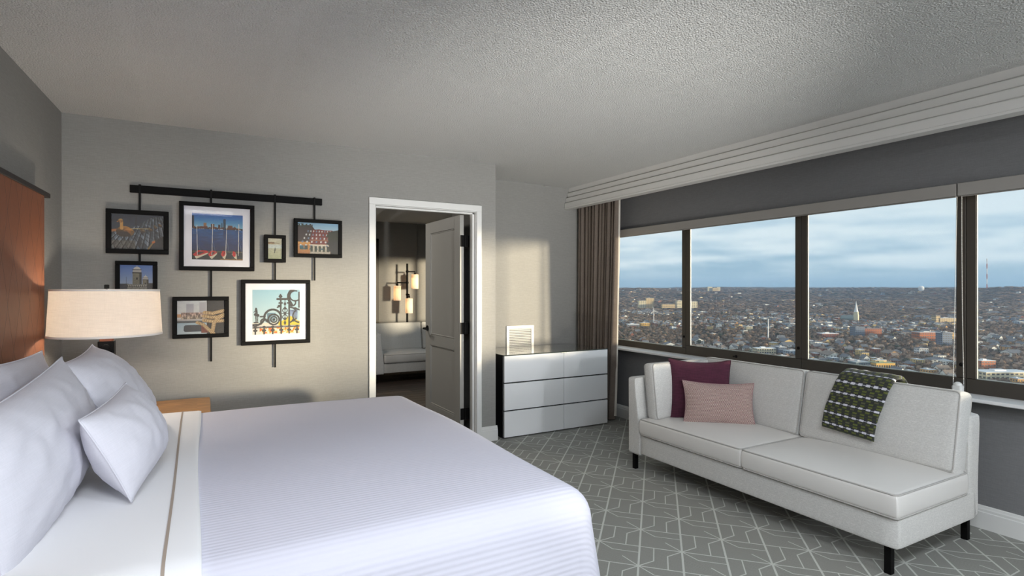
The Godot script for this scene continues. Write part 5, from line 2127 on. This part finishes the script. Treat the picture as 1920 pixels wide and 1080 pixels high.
func build_houses(houses: Array, rr: RandomNumberGenerator) -> void:
	houses.sort_custom(func(a, b): return a[0] < b[0])
	var kinds := house_meshes()
	var said := [["white", Color(0.90, 0.89, 0.86)], ["cream", Color(0.86, 0.74, 0.50)], ["blue grey", Color(0.56, 0.62, 0.68)], ["brick red", Color(0.56, 0.34, 0.26)], ["tan", Color(0.76, 0.58, 0.34)]]
	var roof_said := ["gabled", "flat-roofed", "hip-roofed"]
	var walls := []
	for s in said:
		walls.append(mat(s[1], 0.9))
	var roofs := [mat(Color(0.38, 0.39, 0.41), 0.9), mat(Color(0.74, 0.75, 0.76), 0.9), mat(Color(0.47, 0.42, 0.38), 0.9)]
	var panes := mat(Color(0.16, 0.18, 0.20), 0.3)
	var far_w := [[], [], []]
	var far_r := [[], [], []]
	var made := 0
	for h in houses:
		var k := 0
		var f: float = h[2]
		k = 0 if f < 0.48 else (1 if f < 0.80 else 2)
		var ci: int = [0, 0, 0, 0, 1, 1, 2, 3, 3, 4][int(h[3] * 9.99)]
		var rad: float = h[0]
		var big: float = 1.0 if h[4] < 0.85 or rad < 1000.0 else 1.7
		var sx: float = rr.randf_range(8.0, 12.0) * big
		var sz: float = rr.randf_range(10.0, 16.0) * big
		var sy: float = rr.randf_range(8.5, 12.5) if k != 1 else rr.randf_range(5.0, 11.0)
		if rad > 2800.0:
			sx *= 1.7
			sz *= 1.7
			sy *= 1.2
		var p: Vector3 = h[1]
		# streets run on two grids
		var yaw: float = (-0.5 if HN.get_noise_2d(p.x * 1.3, p.z * 1.3) > 0.0 else -0.15) + (PI / 2 if rr.randf() < 0.5 else 0.0) + rr.randfn() * 0.05
		var t := Transform3D(Basis(Vector3.UP, yaw) * Basis.from_scale(Vector3(sx, sy, sz)), p - Vector3(0, 0.4, 0))
		var ri := 1 if k == 1 and rr.randf() < 0.6 else (2 if rr.randf() < 0.3 else 0)
		var deg: float = h[5]
		if made < 210 and deg > 38.5 and deg < 72.5:
			made += 1
			var pane := pane_said(deg)
			var o := thing("house", "small %s %s house far below, seen through %s" % [said[ci][0], roof_said[k], pane], "house", Vector3.ZERO, 0.0, "%s %s houses through %s" % [said[ci][0], roof_said[k], pane])
			o.transform = t
			part(o, "walls", kinds[k][0], walls[ci])
			part(o, "roof", kinds[k][1], roofs[ri])
			part(o, "windows", kinds[k][2], panes).set_meta("kind", "stuff")
		else:
			var wc: Color = said[ci][1].srgb_to_linear()
			far_w[k].append([t, wc])
			far_r[k].append([t, (roofs[ri].albedo_color as Color).srgb_to_linear()])
	var tint := mat(Color.WHITE, 0.9)
	tint.vertex_color_use_as_albedo = true
	var t0 := Node3D.new()
	t0.name = "distant_houses"
	t0.set_meta("kind", "stuff")
	add_child(t0)
	tag(t0, "hundreds of tiny distant houses among bare trees", "houses")
	for k in 3:
		for j in 3:
			var list: Array = far_w[k] if j != 1 else far_r[k]
			var mm := MultiMesh.new()
			mm.transform_format = MultiMesh.TRANSFORM_3D
			mm.use_colors = j < 2
			mm.mesh = kinds[k][j]
			mm.instance_count = list.size()
			for i in list.size():
				mm.set_instance_transform(i, list[i][0])
				if j < 2:
					mm.set_instance_color(i, list[i][1])
			var o := MultiMeshInstance3D.new()
			o.name = ["walls", "roofs", "windows"][j]
			o.multimesh = mm
			o.material_override = tint if j < 2 else panes
			o.set_meta("kind", "stuff")
			t0.add_child(o, true)

# a block: walls, roof slab, window strips on every floor
func block(o: Node3D, at: Vector3, s: Vector3, floors: int, bays: int, wall: Material, roof: Material, glass: Material, base := "walls") -> void:
	var mb := MB.new()
	mb.bx(at.x - s.x / 2, at.x + s.x / 2, at.y - 1.0, at.y + s.y, at.z - s.z / 2, at.z + s.z / 2, 0.0)
	part(o, base, mb, wall)
	mb = MB.new()
	mb.bx(at.x - s.x / 2 - 0.3, at.x + s.x / 2 + 0.3, at.y + s.y, at.y + s.y + 0.7, at.z - s.z / 2 - 0.3, at.z + s.z / 2 + 0.3, 0.0)
	mb.bx(at.x - s.x * 0.2, at.x + s.x * 0.05, at.y + s.y + 0.7, at.y + s.y + 2.6, at.z - s.z * 0.2, at.z + s.z * 0.15, 0.0)
	part(o, "roof", mb, roof)
	if floors > 0:
		mb = MB.new()
		var fh := s.y / floors
		var dz := maxi(1, int(bays * s.z / s.x))
		for f in floors:
			var y := at.y + f * fh + fh * 0.30
			for b in bays:
				var x := at.x - s.x / 2 + (b + 0.5) * s.x / bays
				var hw := s.x / bays * 0.30
				mb.bx(x - hw, x + hw, y, y + fh * 0.45, at.z - s.z / 2 - 0.08, at.z + s.z / 2 + 0.08, 0.0)
			for b in dz:
				var z := at.z - s.z / 2 + (b + 0.5) * s.z / dz
				var hw := s.z / dz * 0.30
				mb.bx(at.x - s.x / 2 - 0.08, at.x + s.x / 2 + 0.08, y, y + fh * 0.45, z - hw, z + hw, 0.0)
		var w := part(o, "windows", mb, glass)
		w.set_meta("kind", "stuff")

# the buildings and masts one can pick out; gives back circles (x, radius, z) to keep free
func landmarks() -> Array:
	var keep := []
	var glass := mat(Color(0.20, 0.22, 0.25), 0.3)
	var dull := mat(Color(0.42, 0.43, 0.45), 0.9)
	var pale := mat(Color(0.70, 0.70, 0.70), 0.9)
	var sand := mat(Color(0.78, 0.68, 0.50), 0.9)
	var yellow := mat(Color(0.86, 0.68, 0.34), 0.9)
	var brick := mat(Color(0.66, 0.38, 0.22), 0.9)
	var red := mat(Color(0.55, 0.30, 0.22), 0.9)
	var teal := mat(Color(0.38, 0.47, 0.50), 0.8)
	var slate := mat(Color(0.40, 0.45, 0.52), 0.8)
	var cream := mat(Color(0.84, 0.79, 0.66), 0.9)
	var white := mat(Color(0.86, 0.86, 0.86), 0.8)
	# name, label, category, place, turn, blocks [offset, size, floors, bays, wall, roof]
	var list := [
		["apartment_tower", "pale slab tower on the plain, tallest of the far cluster by the curtain", "building", Vector3(2194, 0, -2365), -0.5, [[Vector3(0, 0, 0), Vector3(44, 58, 26), 9, 5, sand, pale], [Vector3(-44, 0, 6), Vector3(40, 44, 26), 6, 4, cream, dull]]],
		["hospital_block", "long pale block with tall window bays behind the first mullion", "building", Vector3(2301, 0, -2216), -0.5, [[Vector3(-20, 0, 0), Vector3(40, 44, 30), 5, 5, cream, pale], [Vector3(40, 0, 2), Vector3(60, 40, 30), 5, 6, cream, pale], [Vector3(-85, 0, 0), Vector3(70, 26, 30), 3, 8, sand, dull]]],
		["hilltop_block", "pale stepped buildings on the hill under the horizon", "building", Vector3(5200, 0, -4525), -0.5, [[Vector3(0, 0, 0), Vector3(70, 46, 40), 5, 6, sand, pale], [Vector3(-55, 0, -20), Vector3(50, 60, 36), 6, 4, cream, pale], [Vector3(45, 0, -25), Vector3(40, 56, 36), 6, 4, cream, dull]]],
		["warehouse", "low yellow warehouse by the wind turbine", "building", Vector3(1159, 0, -1271), -0.5, [[Vector3(0, 0, 0), Vector3(26, 12, 22), 2, 5, yellow, pale], [Vector3(-34, 0, -4), Vector3(34, 8, 26), 1, 8, pale, white]]],
		["box_house", "pale cube building in the woods of the second pane", "building", Vector3(1289, 0, -1009), -0.5, [[Vector3(0, 0, 0), Vector3(17, 13, 15), 3, 4, cream, pale]]],
		["brick_mill", "long lit orange brick block right of the church spire", "building", Vector3(1390, 0, -757), -0.5, [[Vector3(6, 0, 0), Vector3(40, 20, 26), 4, 9, brick, dull], [Vector3(-26, 0, 4), Vector3(22, 24, 22), 5, 5, slate, dull]]],
		["flat_store", "low red brick store with a broad white roof, first under the spire", "building", Vector3(1272, 0, -781), -0.5, [[Vector3(0, 0, 0), Vector3(38, 11, 24), 2, 7, red, white]]],
		["tan_mill", "wide tan mill with window grids before the bead chain", "building", Vector3(1413, 0, -641), -0.5, [[Vector3(0, 0, 0), Vector3(52, 18, 26), 3, 10, brick, pale], [Vector3(36, 0, 8), Vector3(20, 18, 18), 3, 3, yellow, pale]]],
		["office_tower", "blue grey office tower beside the tan mill", "building", Vector3(1316, 0, -567), -0.5, [[Vector3(0, 0, 0), Vector3(20, 25, 18), 6, 4, slate, dull]]],
		["yellow_block", "boxy yellow building with tall bays just over the sofa back", "building", Vector3(846, 0, -441), -0.5, [[Vector3(0, 0, 0), Vector3(27, 10.5, 18), 1, 8, yellow, mat(Color(0.55, 0.58, 0.45), 0.9)], [Vector3(-1, 11, -4), Vector3(16, 2.6, 9), 0, 0, sand, pale]]],
		["teal_annex", "grey green flat annex left of the yellow block", "building", Vector3(831, 0, -464), -0.5, [[Vector3(0, 0, 0), Vector3(20, 10, 20), 2, 6, teal, pale]]],
		["orange_shed", "small low orange shed right of the yellow block", "building", Vector3(826, 0, -395), -0.5, [[Vector3(0, 0, 0), Vector3(16, 5, 12), 1, 4, yellow, white]]],
		["brick_school", "orange brick school with pale bands behind the third mullion", "building", Vector3(977, 0, -371), -0.5, [[Vector3(0, 0, 0), Vector3(20, 13, 14), 3, 5, brick, white]]],
		["terrace_row", "pale terrace on the ridge before the bead chain", "building", Vector3(2154, 0, -922), -0.5, [[Vector3(0, 0, 0), Vector3(58, 18, 24), 3, 10, sand, pale], [Vector3(-34, 0, 0), Vector3(14, 26, 20), 4, 3, sand, dull]]],
		["white_house", "tall white twin-gabled house below the tan mill", "house", Vector3(1125, 0, -520), -0.5, [[Vector3(0, 0, 0), Vector3(16, 9, 14), 2, 5, white, dull]]],
		["white_depot", "long white depot roof at the foot of the camera-side pane", "building", Vector3(755, 0, -266), -0.5, [[Vector3(0, 0, 0), Vector3(46, 8, 30), 1, 9, white, white]]],
		["grey_depot", "low grey depot between the chain and the white depot", "building", Vector3(733, 0, -322), -0.5, [[Vector3(0, 0, 0), Vector3(34, 7, 26), 1, 7, slate, pale], [Vector3(-8, 0, 20), Vector3(18, 6, 12), 1, 4, red, dull]]],
		["long_store", "long pale store with many bays in the camera-side pane", "building", Vector3(903, 0, -325), -0.5, [[Vector3(0, 0, 0), Vector3(60, 9, 24), 2, 10, cream, white]]],
		["factory_row", "flat sunlit factory row under the second pane", "building", Vector3(880, 0, -656), -0.5, [[Vector3(0, 0, 0), Vector3(34, 9, 18), 2, 8, cream, white], [Vector3(26, 0, 8), Vector3(14, 12, 14), 3, 4, slate, pale]]],
	]
	for b in list:
		var p: Vector3 = b[3]
		p.y = ground_y(p.x, p.z)
		var o := thing(b[0], b[1], b[2], p, b[4])
		for k in b[5]:
			block(o, k[0], k[1], k[2], k[3], k[4], k[5], glass)
			var c: Vector3 = o.transform * (k[0] as Vector3)
			var rad: float = Vector2(k[1].x, k[1].z).length() * 0.5
			keep.append(Vector3(c.x, rad + 7.0, c.z))
			# keep the line of sight from the tower free as well
			keep.append(Vector3(c.x * (1.0 - 22.0 / c.length()), rad * 0.8 + 5.0, c.z * (1.0 - 22.0 / c.length())))
	var mb: MB
	# wind turbine
	var p := Vector3(1270, 0, -1350)
	p.y = ground_y(p.x, p.z)
	var t := thing("wind_turbine", "lone white wind turbine on the plain in the curtain-side pane", "wind turbine", p, -0.6)
	mb = MB.new()
	mb.lathe([Vector2(1.6, 0), Vector2(0.9, 43), Vector2(0, 43.2)], 10)
	part(t, "mast", mb, white)
	mb = MB.new()
	mb.box(Vector3(0, 44, -0.8), Vector3(1.8, 2.0, 5.0), 0.4)
	part(t, "nacelle", mb, white)
	for k in 3:
		mb = MB.new()
		var a := 0.25 + TAU * k / 3.0
		mb.xf = Transform3D(Basis(Vector3.BACK, a), Vector3(0, 44, 2.0))
		mb.prism([Vector2(-0.5, 0.0), Vector2(0.9, 2.0), Vector2(0.25, 15.0), Vector2(-0.1, 15.0), Vector2(-0.6, 2.0)], -0.15, 0.15)
		part(t, "blade", mb, white)
	# church with a pale spire
	p = Vector3(1984, 0, -1117)
	p.y = ground_y(p.x, p.z)
	t = thing("church", "pale stone church with a pointed spire above the roofs", "church", p, 0.3)
	mb = MB.new()
	mb.bx(-7, 7, -1, 26, -7, 7, 0.0)
	mb.bx(-6, 6, 26, 34, -6, 6, 0.0)
	part(t, "tower", mb, cream)
	mb = MB.new()
	mb.lathe([Vector2(7.2, 34), Vector2(5.0, 42), Vector2(3.6, 52), Vector2(0.3, 72), Vector2(0, 72)], 8)
	part(t, "spire", mb, white)
	mb = MB.new()
	mb.prism([Vector2(-12, -1), Vector2(12, -1), Vector2(12, 12), Vector2(0, 22), Vector2(-12, 12)], -46, -6)
	part(t, "nave", mb, mat(Color(0.42, 0.47, 0.46), 0.9))
	keep.append(Vector3(1984, 26, -1117))
	# masts
	for m in [[Vector3(2457, 0, -2129), 62.0, "first red lattice mast from the curtain, of three in the woods", 0.9], [Vector3(2493, 0, -2110), 60.0, "middle red lattice mast of the three in the woods", 0.9], [Vector3(2583, 0, -2149), 66.0, "red lattice mast of the three nearest the second mullion", 0.9], [Vector3(5334, 0, -2010), 240.0, "very tall thin red radio mast on the horizon past the third mullion", 3.4]]:
		p = m[0]
		p.y = ground_y(p.x, p.z)
		var o := thing("radio_mast", m[2], "mast", p, 0.3, "radio masts")
		var hh: float = m[1]
		var w: float = m[3]
		for seg in 6:
			mb = MB.new()
			var y0 := hh * seg / 6.0
			var y1 := hh * (seg + 1) / 6.0
			for c in 3:
				var a := TAU * c / 3.0
				mb.tube([Vector3(cos(a) * w, y0, sin(a) * w), Vector3(cos(a) * w, y1, sin(a) * w)], w * 0.22, 4)
			for c in 3:
				var a := TAU * c / 3.0
				var a2 := TAU * (c + 1) / 3.0
				mb.tube([Vector3(cos(a) * w, y0, sin(a) * w), Vector3(cos(a2) * w, y1, sin(a2) * w)], w * 0.16, 4)
			part(o, "section", mb, mat(Color(0.72, 0.42, 0.34), 0.8) if seg % 2 == 0 else white)
	p = Vector3(1082, GROUND, -797)
	t = thing("chimney", "thin pale chimney stack rising in the second pane", "chimney", p)
	mb = MB.new()
	mb.lathe([Vector2(1.5, 0), Vector2(1.0, 47), Vector2(1.3, 47.2), Vector2(1.3, 49), Vector2(0, 49)], 10)
	part(t, "shaft", mb, white)
	p = Vector3(782, GROUND, -512)
	t = thing("chimney", "short sandy chimney beside the second mullion over the sofa", "chimney", p)
	mb = MB.new()
	mb.lathe([Vector2(1.4, 0), Vector2(1.1, 18), Vector2(1.4, 18.2), Vector2(1.4, 19), Vector2(0, 19)], 10)
	part(t, "shaft", mb, yellow)
	# water tank on the ridge
	p = Vector3(5129, 0, -2370)
	p.y = ground_y(p.x, p.z) + 8.0
	t = thing("water_tower", "white domed water tank on the ridge under the horizon", "water tower", p)
	mb = MB.new()
	mb.lathe([Vector2(17, -10), Vector2(19, 0), Vector2(21, 14), Vector2(21, 24), Vector2(17, 32), Vector2(9, 37), Vector2(0, 38)], 20)
	part(t, "tank", mb, white)
	return keep

func pane_said(deg: float) -> String:
	if deg < 46.5:
		return "the pane beside the curtain"
	if deg < 57.0:
		return "the second pane from the curtain"
	return "the third pane, over the sofa" if deg < 68.0 else "the pane past the bead chain"
